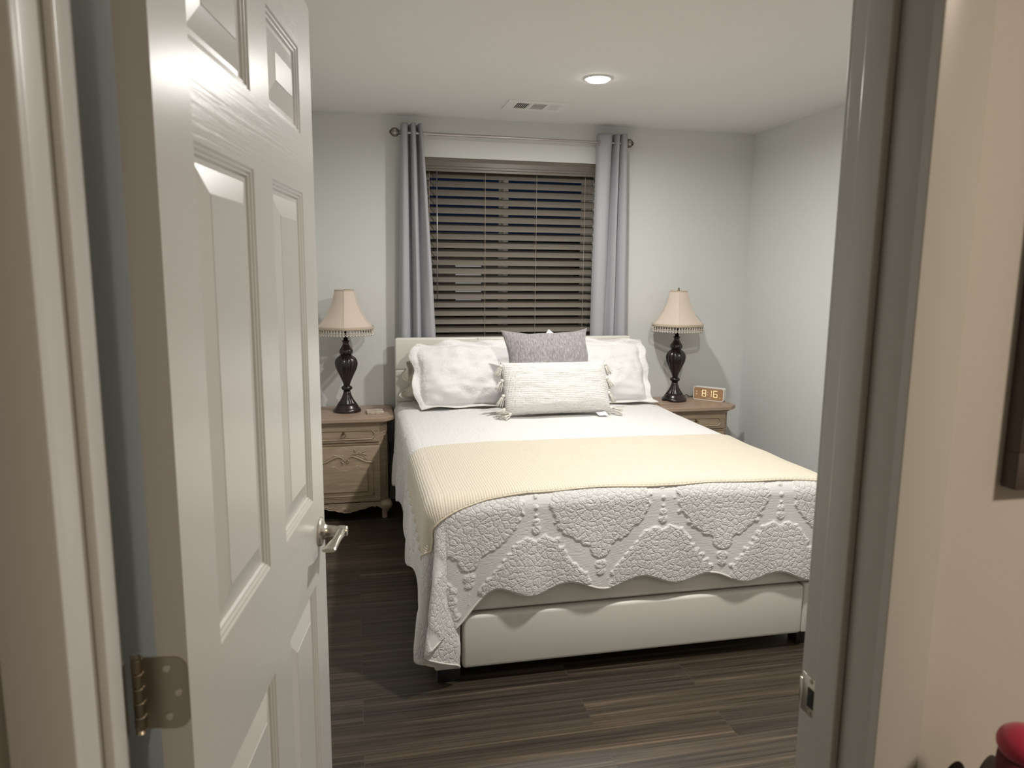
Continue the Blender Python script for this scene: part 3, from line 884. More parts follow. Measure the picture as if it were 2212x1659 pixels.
patch(lambda u, v: (WT+u*hem_side(v, False), v), lin(0, 1, 60), ysamp, V, UV, AT, FQ, lambda X, Y: lerp(motif_top(WT, Y), motif_edge(Y+0.2, X-WT), sstep(0.02, 0.12, X-WT)))
patch(lambda t, v: (-v*hem_corner(t)*cos(t), -v*hem_corner(t)*sin(t)), lin(0, pi/2, 150), lin(1, 0, 96), V, UV, AT, FQ, lambda X, Y: 0.9*sstep(0.3, 0.45, 0.5+0.5*noise.noise(Vector((X*9, Y*9, 5))))+0.08)
patch(lambda t, v: (WT+v*lerp(hem_side(0, False), hem_front(WT), t/(pi/2))*cos(t), -v*lerp(hem_side(0, False), hem_front(WT), t/(pi/2))*sin(t)), lin(pi/2, 0, 60), lin(1, 0, 60), V, UV, AT, FQ, lambda X, Y: 0.9)
quilt = mesh_obj('quilt', V, FQ, M_quilt, None, uvs=UV, attr={'motif': AT})
# weld, raise the motifs a little, give the cloth thickness
bm = bmesh.new(); bm.from_mesh(quilt.data)
bmesh.ops.remove_doubles(bm, verts=bm.verts, dist=0.0004)
bmesh.ops.recalc_face_normals(bm, faces=bm.faces)
if sum(f.normal.z for f in bm.faces if f.calc_center_median().z > 0.66) < 0: bmesh.ops.reverse_faces(bm, faces=bm.faces)
lay = bm.verts.layers.float.get('motif'); bm.normal_update()
for v_ in bm.verts: v_.co += v_.normal*(0.0034*v_[lay] + 0.0010)
bm.to_mesh(quilt.data); bm.free()
for p in quilt.data.polygons: p.use_smooth = True
so = quilt.modifiers.new('thickness', 'SOLIDIFY'); so.thickness = 0.005; so.offset = -1
tag(quilt, 'white embossed scalloped quilt spread over the bed', 'quilt')
# piped hem
hem = [drape(-hem_side(Y), Y) for Y in lin(YEND, 0, 260)] + [drape(-hem_corner(t)*cos(t), -hem_corner(t)*sin(t)) for t in lin(0, pi/2, 120)[1:]] + [drape(X, -hem_front(X)) for X in lin(0, WT, 280)[1:]]
bm = bmesh.new(); addtube(bm, hem, 0.0042, 8); pp = from_bm('piping', bm, M_quilt, quilt, smooth=True)
pp.data.materials.clear(); pp.data.materials.append(M_tassel)

# ---- knitted throw
def throwpos(X, Y, off=0.010):
    e = 0.004
    p = drape(X, Y); pu = drape(X+e, Y); pv = drape(X, Y+e)
    n = (pu-p).cross(pv-p)
    n = n.normalized() if n.length > 1e-9 else Vector((0, 0, 1))
    return p+n*(off+0.003*noise.noise(Vector((X*6, Y*6, 9))))
def near(X):   # cloth Y of the near edge
    return interp(X, [(-0.30, 0.02), (-0.18, -0.105), (-0.05, -0.098), (0.05, -0.070), (0.15, -0.050), (0.30, -0.036), (0.55, -0.040), (0.9, -0.050), (1.3, -0.036), (1.62, -0.045), (1.9, -0.04)]) + 0.003*sin(X*14)
def far(X):
    return interp(X, [(-0.25, 0.66), (0.0, 0.74), (0.3, 0.735), (0.7, 0.70), (1.1, 0.715), (1.5, 0.76), (1.9, 0.78)])
def leftedge(t):  # cloth X of left edge, t from near (0) to far (1)
    return interp(t, [(0, -0.295), (0.10, -0.270), (0.35, -0.235), (0.6, -0.20), (1, -0.175)])
V, UV, FQ = [], [], []
nu, nv = 420, 170
for j in range(nv+1):
    t = j/nv
    for i in range(nu+1):
        u = i/nu; X0 = leftedge(t); X = lerp(X0, WT+0.22, u)
        ruff = 0.010*sin(t*60)*(1-sstep(0.0, 0.03, u))
        Y = lerp(near(X), far(X), t)
        V.append(throwpos(X, Y)+Vector((ruff*0.6, 0, 0))); UV.append((X, Y))
for j in range(nv):
    for i in range(nu):
        a = j*(nu+1)+i; FQ.append((a, a+1, a+nu+2, a+nu+1))
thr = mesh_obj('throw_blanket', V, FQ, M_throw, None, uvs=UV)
so = thr.modifiers.new('thickness', 'SOLIDIFY'); so.thickness = 0.006; so.offset = -1
tag(thr, 'cream ribbed knit throw laid across the foot half of the bed', 'blanket')
bm = bmesh.new()
e1 = [throwpos(lerp(leftedge(0), WT+0.22, i/300), near(lerp(leftedge(0), WT+0.22, i/300)), 0.008) for i in range(301)]
addtube(bm, [Vector(p)+Vector((0, 0, -0.002)) for p in e1], lambda t: 0.0042+0.0010*sin(t*700), 7)
eg = from_bm('crochet_edge', bm, M_throw, thr, smooth=True)
eg.data.materials.clear()
M_edge = fabric('cream_crochet_yarn', (0.74, 0.65, 0.50, 1), 0.9, 300, 0.5); eg.data.materials.append(M_edge)

# ================================================================== PILLOWS
def pillow(name, label, cat, c, w_, h_, th, tilt_, yaw, mat, flange=0.0, corner=0.0, concave=0.0, group=None, seed=1, motif=None, roll=0.0, bottom_out=0.0, n=84, wrinkle=1.0, wave=0.004, power=2.6, taper=0.0, edgewob=0.0):
    """c = centre of the bottom edge; tilt_ leans the top away from the viewer"""
    root = empty(name, c, label, cat, group)
    Mx = Matrix.Rotation(yaw, 4, 'Z') @ Matrix.Rotation(-tilt_, 4, 'X') @ Matrix.Rotation(roll, 4, 'Y')
    V, UV, AT, FQ = [], [], [], []
    W2, H2 = w_/2+flange, h_/2+flange
    for side in (1, -1):
        for j in range(n+1):
            for i in range(n+1):
                a = -1+2*i/n; b = -1+2*j/n
                # denser at the edges
                a = sin(a*pi/2)*0.35+a*0.65; b = sin(b*pi/2)*0.35+b*0.65
                X, Z = a*W2, b*H2
                ba, bb = X/(w_/2), Z/(h_/2)           # body coordinates
                inside = max(abs(ba), abs(bb)) < 1
                if inside:
                    f = ((1-abs(ba)**power)*(1-abs(bb)**power))**0.48
                else: f = 0
                ed = clamp(max(abs(a), abs(b))**6)
                # edge shaping: concave sides and pointed corners
                pull = concave*(1-b*b)*abs(a)**3*(-1 if a > 0 else 1); X += pull
                Z += concave*(1-a*a)*abs(b)**3*(-1 if b > 0 else 1)
                ow = edgewob*noise.noise(Vector((seed*3.1, b*2.2, a)))*abs(a)**4; X += ow
                Z += edgewob*0.7*noise.noise(Vector((a*2.2, seed*1.7, b)))*abs(b)**4*(1 if b > 0 else 0)
                cr_ = (abs(a)*abs(b))**5*corner; X += cr_*(1 if a > 0 else -1); Z += cr_*(1 if b > 0 else -1)
                X *= 1-taper*b; X += 0.0
                # bottom weight
                sag = 1+0.25*(-b)
                y = -side*f*th*0.5*sag
                if side < 0: y *= 0.75
                nz = noise.noise(Vector((a*2.4+seed*5, b*2.4, seed)))*0.010+noise.noise(Vector((a*6+seed, b*6, side*2+seed)))*0.0045
                y += nz*wrinkle*(0.4+0.6*f)
                if flange > 0 and not inside:
                    q = max(abs(ba), abs(bb))-1
                    y += wave*2.2*sin((X*26+seed)+(Z*26))*clamp(q*8)
                    if bb < -1 and bottom_out:
                        s1 = clamp((-bb-1)/(H2/(h_/2)-1)); s2 = bottom_out*s1
                        y -= s2*cos(tilt_)+0.0; Z = -h_/2-s2*sin(tilt_)+0.004*sin(X*31+seed)*s1
                    y -= side*0.0018
                elif not flange and f < 0.02: y -= 0
                V.append(Mx @ Vector((X, y, Z+(h_/2+0.004 if bottom_out else H2-flange)))+Vector(c)); UV.append((X+seed, Z))
                AT.append(motif(X, Z) if motif else 0.0)
    N = n+1
    for sd in (0, 1):
        for j in range(n):
            for i in range(n):
                q = sd*N*N+j*N+i; f_ = (q, q+1, q+N+1, q+N); FQ.append(f_ if sd == 0 else f_[::-1])
    # stitch borders
    brd = [(j*N) for j in range(N)]
    def st(seq, flip):
        for p, q in zip(seq, seq[1:]):
            f_ = (p, q, q+N*N, p+N*N); FQ.append(f_[::-1] if flip else f_)
    st([i for i in range(N)], True); st([n*N+i for i in range(N)], False)
    st([j*N for j in range(N)], False); st([j*N+n for j in range(N)], True)
    body = mesh_obj('cushion', V, FQ, mat, root, uvs=UV, attr={'motif': AT})
    bm = bmesh.new(); bm.from_mesh(body.data); bmesh.ops.remove_doubles(bm, verts=bm.verts, dist=0.0003); bmesh.ops.recalc_face_normals(bm, faces=bm.faces); bm.to_mesh(body.data); bm.free()
    for p in body.data.polygons: p.use_smooth = True
    if flange > 0:
        bm = bmesh.new(); bd = []
        idx = [i for i in range(0, N)]+[j*N+n for j in range(1, N)]+[n*N+i for i in range(n-1, -1, -1)]+[j*N for j in range(n-1, 0, -1)]
        pl_ = []
        for k in idx:
            q_ = (V[k]+V[k+N*N])/2
            if not pl_ or (q_-pl_[-1]).length > 0.006: pl_.append(q_)
        addtube(bm, pl_, 0.0032, 6, closed=True)
        from_bm('piping', bm, M_tassel, root, smooth=True)
    root['_dummy'] = 0; del root['_dummy']
    return root, Mx

def shammotif(X, Z):
    r = hypot(X*0.8, Z); k = noise.noise(Vector((X*9, Z*9, 4)))
    ring = 1-sstep(0.015, 0.03, abs(r-0.13+0.02*k)); cen = 1-sstep(0.05, 0.08, r+0.02*k); border = sstep(0.27, 0.30, abs(X))+sstep(0.17, 0.2, abs(Z))
    return clamp(0.25+ring+cen+border)

def zb(x, y): return topz(x, y)+0.006
pillow('bed_pillow', 'crumpled ivory pillow leaning on the headboard, behind the left white sham', 'pillow', (0.612, 4.425, 0.722), 0.56, 0.21, 0.10, radians(9), 0.05, M_ivory, flange=0.045, seed=11, wave=0.016, wrinkle=2.6, roll=radians(3), corner=-0.03, edgewob=0.07)
pillow('bed_pillow', 'white pillow leaning on the headboard, behind the right white sham', 'pillow', (1.520, 4.430, 0.720), 0.54, 0.315, 0.06, radians(9), -0.02, M_sham, flange=0.035, seed=12, wave=0.012, wrinkle=1.6, edgewob=0.03)
pillow('pillow_sham', 'white embossed pillow sham with flange on the left side of the bed', 'pillow', (0.692, 4.215, 0.710), 0.62, 0.372, 0.17, radians(29), 0.02, M_sham, flange=0.040, seed=3, motif=shammotif, bottom_out=0.070, wave=0.008, wrinkle=2.2, taper=0.0, corner=-0.018, edgewob=0.05)
pillow('pillow_sham', 'white embossed pillow sham with flange on the right side of the bed', 'pillow', (1.452, 4.215, 0.710), 0.64, 0.372, 0.17, radians(29), -0.02, M_sham, flange=0.040, seed=5, motif=shammotif, bottom_out=0.070, wave=0.007, wrinkle=2.0, taper=0.075, corner=-0.016, edgewob=0.04)
pillow('throw_pillow', 'white cushion just peeking up behind the square grey pillow', 'pillow', (1.075, 4.170, 0.826), 0.32, 0.32, 0.05, radians(20), 0, M_sham, seed=8, corner=0.0, concave=0.004, motif=shammotif, n=50, roll=radians(40))
pillow('throw_pillow', 'square grey chenille throw pillow in the middle of the bed', 'pillow', (1.115, 4.000, 0.726), 0.515, 0.462, 0.18, radians(22), 0.02, M_chenille, seed=6, corner=0.010, concave=0.021, edgewob=0.012, wrinkle=0.9, power=2.6, roll=radians(-1))
lum, Ml = pillow('lumbar_pillow', 'cream woven lumbar pillow with yarn tassels, frontmost on the bed', 'pillow', (1.095, 3.815, 0.722), 0.605, 0.300, 0.15, radians(25), 0.015, M_slub, seed=4, corner=0.004, concave=0.004, wrinkle=0.7, power=3.8)

def tassel(root, c, dirv, L_=0.062, spread=0.5, seed=0, knot=0.0105):
    rnd = random.Random(seed); c = Vector(c); dv = Vector(dirv).normalized()
    a = dv.orthogonal().normalized(); b = dv.cross(a)
    bm = bmesh.new(); bmesh.ops.create_uvsphere(bm, u_segments=14, v_segments=10, radius=knot, matrix=Matrix.Translation(c))
    t = from_bm('tassel', bm, M_tassel, root, smooth=True)
    bm = bmesh.new()
    for k in range(22):
        an = rnd.uniform(0, 2*pi); rr = sqrt(rnd.random())
        off = (a*cos(an)+b*sin(an))*rr
        p0 = c+dv*0.006+off*0.005; p1 = c+dv*L_*0.4+off*(0.010+0.010*spread); p2 = c+dv*L_*rnd.uniform(0.8, 1.0)+off*(0.012+0.026*spread)
        p2.z = max(p2.z, zb(p2.x, p2.y)+0.006); p1.z = max(p1.z, zb(p1.x, p1.y)+0.006)
        addtube(bm, [p0, p0.lerp(p1, .5)+off*0.004, p1, p1.lerp(p2, .5)+Vector((0, 0, rnd.uniform(-.002, .002))), p2], 0.0019, 5)
    from_bm('strands', bm, M_tassel, t, smooth=True)
C0 = Vector((1.095, 3.815, 0.722))
def onlum(a, b, y=-0.006): return C0+(Ml @ Vector((a*0.3025, y, (b+1)*0.150)))
k = 0
for b in (0.86, 0.30, -0.28):
    tassel(lum, onlum(-1.01, b), (-0.42, -0.15, -0.9), 0.066, 0.4, 10+k); k += 1
    tassel(lum, onlum(1.01, b), (0.42, -0.15, -0.9), 0.066, 0.4, 10+k); k += 1
tassel(lum, onlum(-1.02, -0.80), (-0.45, -0.5, -0.2), 0.060, 0.5, 31)
tassel(lum, onlum(-0.93, -1.02)+Vector((0, -0.012, 0.010)), (-0.75, -0.62, -0.05), 0.072, 1.0, 32)
tassel(lum, onlum(1.02, -0.86), (0.7, -0.4, -0.2), 0.072, 0.8, 33)
bm = bmesh.new()
tp = [C0+Vector((0.205, -0.020, 0.006)), C0+Vector((0.215, -0.062, -0.006)), C0+Vector((0.268, -0.066, -0.004)), C0+Vector((0.262, -0.022, 0.008))]
vs = [bm.verts.new(p) for p in tp]; fc = bm.faces.new(vs)
ex = bmesh.ops.extrude_face_region(bm, geom=[fc]); bmesh.ops.translate(bm, verts=[v_ for v_ in ex['geom'] if isinstance(v_, bmesh.types.BMVert)], vec=(0, 0, 0.0012))
tg = from_bm('care_tag', bm, M_tag, lum); tg['label'] = 'small white sewn-in care tag'

# ================================================================== NIGHTSTANDS
NSZ = 0.636
def nightstand(cx, yf, label, full=True):
    """cx centre, yf front plane of the carcase"""
    hw, dp = 0.246, 0.375
    root = empty('nightstand', (cx, yf+dp/2, 0), label, 'nightstand', 'carved oak nightstands')
    yb = yf+dp; ch = 0.042
    # carcase with canted front corners
    bm = bmesh.new()
    poly = [(cx-hw, yb), (cx-hw, yf+ch), (cx-hw+ch, yf), (cx+hw-ch, yf), (cx+hw, yf+ch), (cx+hw, yb)]
    addprism(bm, poly, 0.100, NSZ-0.036); body = from_bm('carcase', bm, M_oak, root)
    # top: two stacked moulded slabs with canted corners
    def top(o, z0, z1, bv):
        c2 = ch+o*0.4
        bm2 = bmesh.new()
        p = [(cx-hw-o, yb+0.010), (cx-hw-o, yf-o+c2), (cx-hw-o+c2, yf-o), (cx+hw+o-c2, yf-o), (cx+hw+o, yf-o+c2), (cx+hw+o, yb+0.010)]
        addprism(bm2, p, z0, z1)
        if bv: bmesh.ops.bevel(bm2, geom=[e for e in bm2.edges if abs(e.verts[0].co.z-e.verts[1].co.z) < 1e-6 and e.verts[0].co.z > (z0+z1)/2], offset=bv, segments=4, profile=0.6, affect='EDGES')
        return bm2
    from_bm('top', top(0.042, NSZ-0.024, NSZ, 0.009), M_oaktop, root, auto=30)
    from_bm('top_moulding', top(0.022, NSZ-0.036, NSZ-0.024, 0), M_oakh, root, auto=30)
    fx0, fx1 = cx-hw+ch+0.004, cx+hw-ch-0.004
    yo = yf-0.003
    def frame_tube(pts, r, parent, name='moulding', mat=M_oakh, closed=True, y=yo):
        bm3 = bmesh.new(); addtube(bm3, [(p[0], y, p[1]) for p in pts], r, 8, closed=closed); return from_bm(name, bm3, mat, parent, smooth=True)
    # drawer
    dz0, dz1 = 0.484, 0.578
    bm = bmesh.new(); addbox(bm, fx0, fx1, yf-0.016, yf+0.01, dz0, dz1, 0.004, 3)
    dr = from_bm('drawer', bm, M_oakh, root, auto=30)
    # octagonal sunk field: raised moulding ring around a lower panel
    def octa(x0, x1, z0, z1, c): return [(x0+c, z0), (x1-c, z0), (x1, z0+c), (x1, z1-c), (x1-c, z1), (x0+c, z1), (x0, z1-c), (x0, z0+c)]
    ring = octa(fx0+0.030, fx1-0.030, dz0+0.020, dz1-0.020, 0.018)
    rr = []
    for i in range(8):
        a, b = Vector(ring[i]), Vector(ring[(i+1) % 8])
        rr += [a.lerp(b, t) for t in (0.03, 0.35, 0.65, 0.97)]
    frame_tube(rr, 0.0050, dr, y=yf-0.0165)
    ring2 = octa(fx0+0.040, fx1-0.040, dz0+0.029, dz1-0.029, 0.014)
    bm = bmesh.new(); addprism(bm, ring2, yf-0.0185, yf-0.014, 'y'); from_bm('drawer_field', bm, M_oakh, dr)
    # ring pull
    bm = bmesh.new()
    addlathe(bm, [(0.007, 0), (0.0075, -0.003), (0.004, -0.006), (0.003, -0.014), (0.0045, -0.017), (0.002, -0.019)], (cx-0.01, yf-0.018, 0.544), 18, axis='y')
    addtube(bm, [(cx-0.01+0.013*sin(t)*(1.0), yf-0.031, 0.5335+0.0125*cos(t)) for t in [2*pi*q/24 for q in range(24)]], 0.0017, 6, closed=True)
    rp = from_bm('ring_pull', bm, M_brass, dr, smooth=True); rp['label'] = 'aged brass ring pull'
    # rail mouldings above/below drawer
    bm = bmesh.new(); addbox(bm, fx0-0.002, fx1+0.002, yf-0.007, yf+0.004, NSZ-0.052, NSZ-0.038, 0.003); addbox(bm, fx0-0.002, fx1+0.002, yf-0.005, yf+0.004, 0.466, 0.478, 0.002)
    from_bm('rail', bm, M_oakh, root, auto=30)
    # door
    z0, z1 = 0.118, 0.462
    bm = bmesh.new(); addbox(bm, fx0, fx1, yf-0.016, yf+0.01, z0, z1, 0.004, 3)
    dd = from_bm('door', bm, M_oak, root, auto=30)
    m = cx-0.005; hwid = (fx1-fx0)/2
    # outer carved frame line with a shaped head meeting in a scroll
    xo = hwid-0.042; zb_ = z0+0.040; zs = z1-0.095
    def mirror(half): return half
    headR = smoothpath([(0.010, zs-0.006, 0), (0.020, zs+0.006, 0), (0.014, zs+0.022, 0), (0.040, zs+0.034, 0), (0.080, zs+0.020, 0), (0.115, zs+0.002, 0), (xo-0.018, zs-0.002, 0), (xo-0.004, zs-0.006, 0), (xo, zs-0.022, 0)], 6)
    for sg in (-1, 1):
        bm3 = bmesh.new()
        pts = [(m+sg*p.x, yf-0.0165, p.y) for p in headR]+[(m+sg*xo, yf-0.0165, lerp(zs-0.03, zb_, q/6)) for q in range(7)]
        addtube(bm3, pts, lambda t: 0.0055 if t < 0.55 else 0.0045, 8)
        addtube(bm3, [(p[0]+sg*0.010, p[1]+0.001, p[2]+0.008 if i_ < len(headR) else p[2]) for i_, p in enumerate(pts)], 0.0025, 6)
        from_bm('carved_moulding', bm3, M_oak, dd, smooth=True)
    bm3 = bmesh.new(); addtube(bm3, [(m-xo, yf-0.0165, zb_), (m+xo, yf-0.0165, zb_)], 0.0050, 8); addtube(bm3, [(m-xo-0.01, yf-0.0155, zb_-0.012), (m+xo+0.01, yf-0.0155, zb_-0.012)], 0.003, 8)
    from_bm('carved_moulding', bm3, M_oak, dd, smooth=True)
    # raised inner field with wavy head
    xi = xo-0.026; zi0 = zb_+0.024
    hd = smoothpath([(0.0, zs-0.050, 0), (0.030, zs-0.046, 0), (0.052, zs-0.028, 0), (0.072, zs-0.020, 0), (0.100, zs-0.032, 0), (0.125, zs-0.040, 0), (xi, zs-0.040, 0)], 5)
    poly = [(m+p.x, p.y) for p in hd]+[(m+xi, zi0), (m-xi, zi0)]+[(m-p.x, p.y) for p in hd[::-1][:-1]]
    bm = bmesh.new(); addprism(bm, poly, yf-0.0240, yf-0.012, 'y')
    fe = [e for e in bm.edges if all(abs(v_.co.y-(yf-0.0240)) < 1e-5 for v_ in e.verts)]
    bmesh.ops.bevel(bm, geom=fe, offset=0.0045, segments=1, affect='EDGES')
    from_bm('door_field', bm, M_oak, dd)
    # flower sprig
    bm = bmesh.new(); yy = yf-0.017
    def leaf(bm, x, z, ang, L_, w2):
        pts = []
        n_ = 7
        up_ = [bm.verts.new((x+cos(ang)*L_*t-sin(ang)*w2*sin(pi*t), yy+0.001, z+sin(ang)*L_*t+cos(ang)*w2*sin(pi*t))) for t in [i/n_ for i in range(n_+1)]]
        mid = [bm.verts.new((x+cos(ang)*L_*t, yy-0.0045*sin(pi*t), z+sin(ang)*L_*t)) for t in [i/n_ for i in range(n_+1)]]
        lo_ = [bm.verts.new((x+cos(ang)*L_*t+sin(ang)*w2*sin(pi*t), yy+0.001, z+sin(ang)*L_*t-cos(ang)*w2*sin(pi*t))) for t in [i/n_ for i in range(n_+1)]]
        for i in range(n_):
            bm.faces.new((up_[i], up_[i+1], mid[i+1], mid[i])); bm.faces.new((mid[i], mid[i+1], lo_[i+1], lo_[i]))
    zc = zs+0.030
    stem = smoothpath([(0.0, zc-0.028, 0), (0.014, zc-0.004, 0), (0.040, zc+0.016, 0), (0.075, zc+0.022, 0)], 6)
    addtube(bm, [(m+p.x, yy, p.y) for p in stem], 0.0028, 6)
    addtube(bm, [(m-p.x*0.45, yy, zc-0.028+(p.y-zc+0.028)*0.5) for p in stem], 0.0025, 6)
    for q in range(6):
        a = q*pi/3; leaf(bm, m+0.084, zc+0.022, a, 0.013, 0.0045)
    bmesh.ops.create_uvsphere(bm, u_segments=10, v_segments=6, radius=0.0045, matrix=Matrix.Translation((m+0.084, yy, zc+0.022)))
    for (lx, lz, an) in ((0.098, zc+0.020, -0.35), (0.098, zc+0.026, 0.45), (0.064, zc+0.024, 2.0), (0.11, zc+0.004, -0.9)): leaf(bm, m+lx, lz, an, 0.030, 0.005)
    for (lx, lz, an) in ((-0.012, zc-0.010, 2.3), (-0.022, zc-0.002, 2.7), (-0.010, zc-0.014, 1.9), (-0.034, zc+0.006, 2.9)): leaf(bm, m+lx, lz, an, 0.040, 0.0055)
    from_bm('carved_flower', bm, M_oak, dd, smooth=True)
    # carved canted corners: bead chains
    for sg in (-1, 1):
        bm = bmesh.new(); px, py = cx+sg*(hw-ch/2+0.001), yf+ch/2-0.001
        z = 0.575
        while z > 0.20:
            r_ = 0.0055 if (z > 0.50 or z < 0.46) else 0.003
            bmesh.ops.create_uvsphere(bm, u_segments=8, v_segments=6, radius=r_, matrix=Matrix.Translation((px, py, z)) @ Matrix.Diagonal((0.8, 0.8, 1.7, 1))); z -= 0.019
        from_bm('carved_corner', bm, M_oak, root, smooth=True)
    # apron with scalloped lower edge
    def apron_z(t): # t -1..1
        a = abs(t)
        return interp(a, [(0, 0.052), (0.08, 0.050), (0.14, 0.058), (0.26, 0.060), (0.32, 0.068), (0.5, 0.072), (0.58, 0.080), (0.72, 0.088), (0.85, 0.086), (1, 0.066)])
    ts = lin(-1, 1, 60); ax = hw-0.035
    poly = [(cx+t*ax, apron_z(t)) for t in ts]+[(cx+ax, 0.112), (cx-ax, 0.112)]
    bm = bmesh.new(); addprism(bm, poly, yf-0.010, yf+0.012, 'y'); ap = from_bm('apron', bm, M_oakh, root)
    bm = bmesh.new(); addtube(bm, [(cx+t*ax, yf-0.010, apron_z(t)+0.002) for t in ts], 0.0030, 6); yy = yf-0.011
    for sg in (-1, 1):
        for (an, L_) in ((0.45, 0.045), (0.8, 0.038), (1.2, 0.03), (0.15, 0.05)):
            leaf(bm, cx+sg*0.004, 0.062, an if sg > 0 else pi-an, L_, 0.006)
        addtube(bm, [(cx+sg*q, yy, 0.086+0.006*sin(q*60)) for q in lin(0.06, 0.17, 14)], 0.0025, 6)
    from_bm('apron_carving', bm, M_oakh, ap, smooth=True)
    # base moulding under door
    bm = bmesh.new(); addprism(bm, [(cx-hw-0.004, yb), (cx-hw-0.004, yf+ch), (cx-hw+ch, yf-0.006), (cx+hw-ch, yf-0.006), (cx+hw+0.004, yf+ch), (cx+hw+0.004, yb)], 0.098, 0.112)
    from_bm('base_moulding', bm, M_oakh, root)
    # cabriole feet, swelling outwards then tapering
    for sx in (-1, 1):
        for sy in (-1, 1):
            bm = bmesh.new(); rings = []
            for (z, off, hs) in ((0.118, 0.0, 0.030), (0.104, 0.010, 0.034), (0.088, 0.016, 0.034), (0.068, 0.014, 0.028), (0.048, 0.007, 0.020), (0.028, 0.003, 0.016), (0.010, 0.004, 0.0165), (0.0, 0.004, 0.016)):
                X = cx+sx*(hw-0.026+off); Y = (yf+0.026-off*0.9) if sy < 0 else (yb-0.028+off*0.3)
                ring = []
                for q in range(16):
                    a = 2*pi*q/16; ca, sa = cos(a), sin(a); f = (abs(ca)**4+abs(sa)**4)**(-0.25)
                    ring.append(bm.verts.new((X+ca*f*hs, Y+sa*f*hs, z)))
                rings.append(ring)
            for A, B in zip(rings, rings[1:]):
                for q in range(16): bm.faces.new((A[q], A[(q+1) % 16], B[(q+1) % 16], B[q]))
            bm.faces.new(rings[0]); bm.faces.new(rings[-1][::-1])
            from_bm('foot', bm, M_oak, root, smooth=True)
    return root
nightstand(-0.066, 4.335, 'carved washed oak nightstand left of the bed, beside the open door')
nightstand(2.180, 4.335, 'carved washed oak nightstand right of the bed, below the alarm clock')

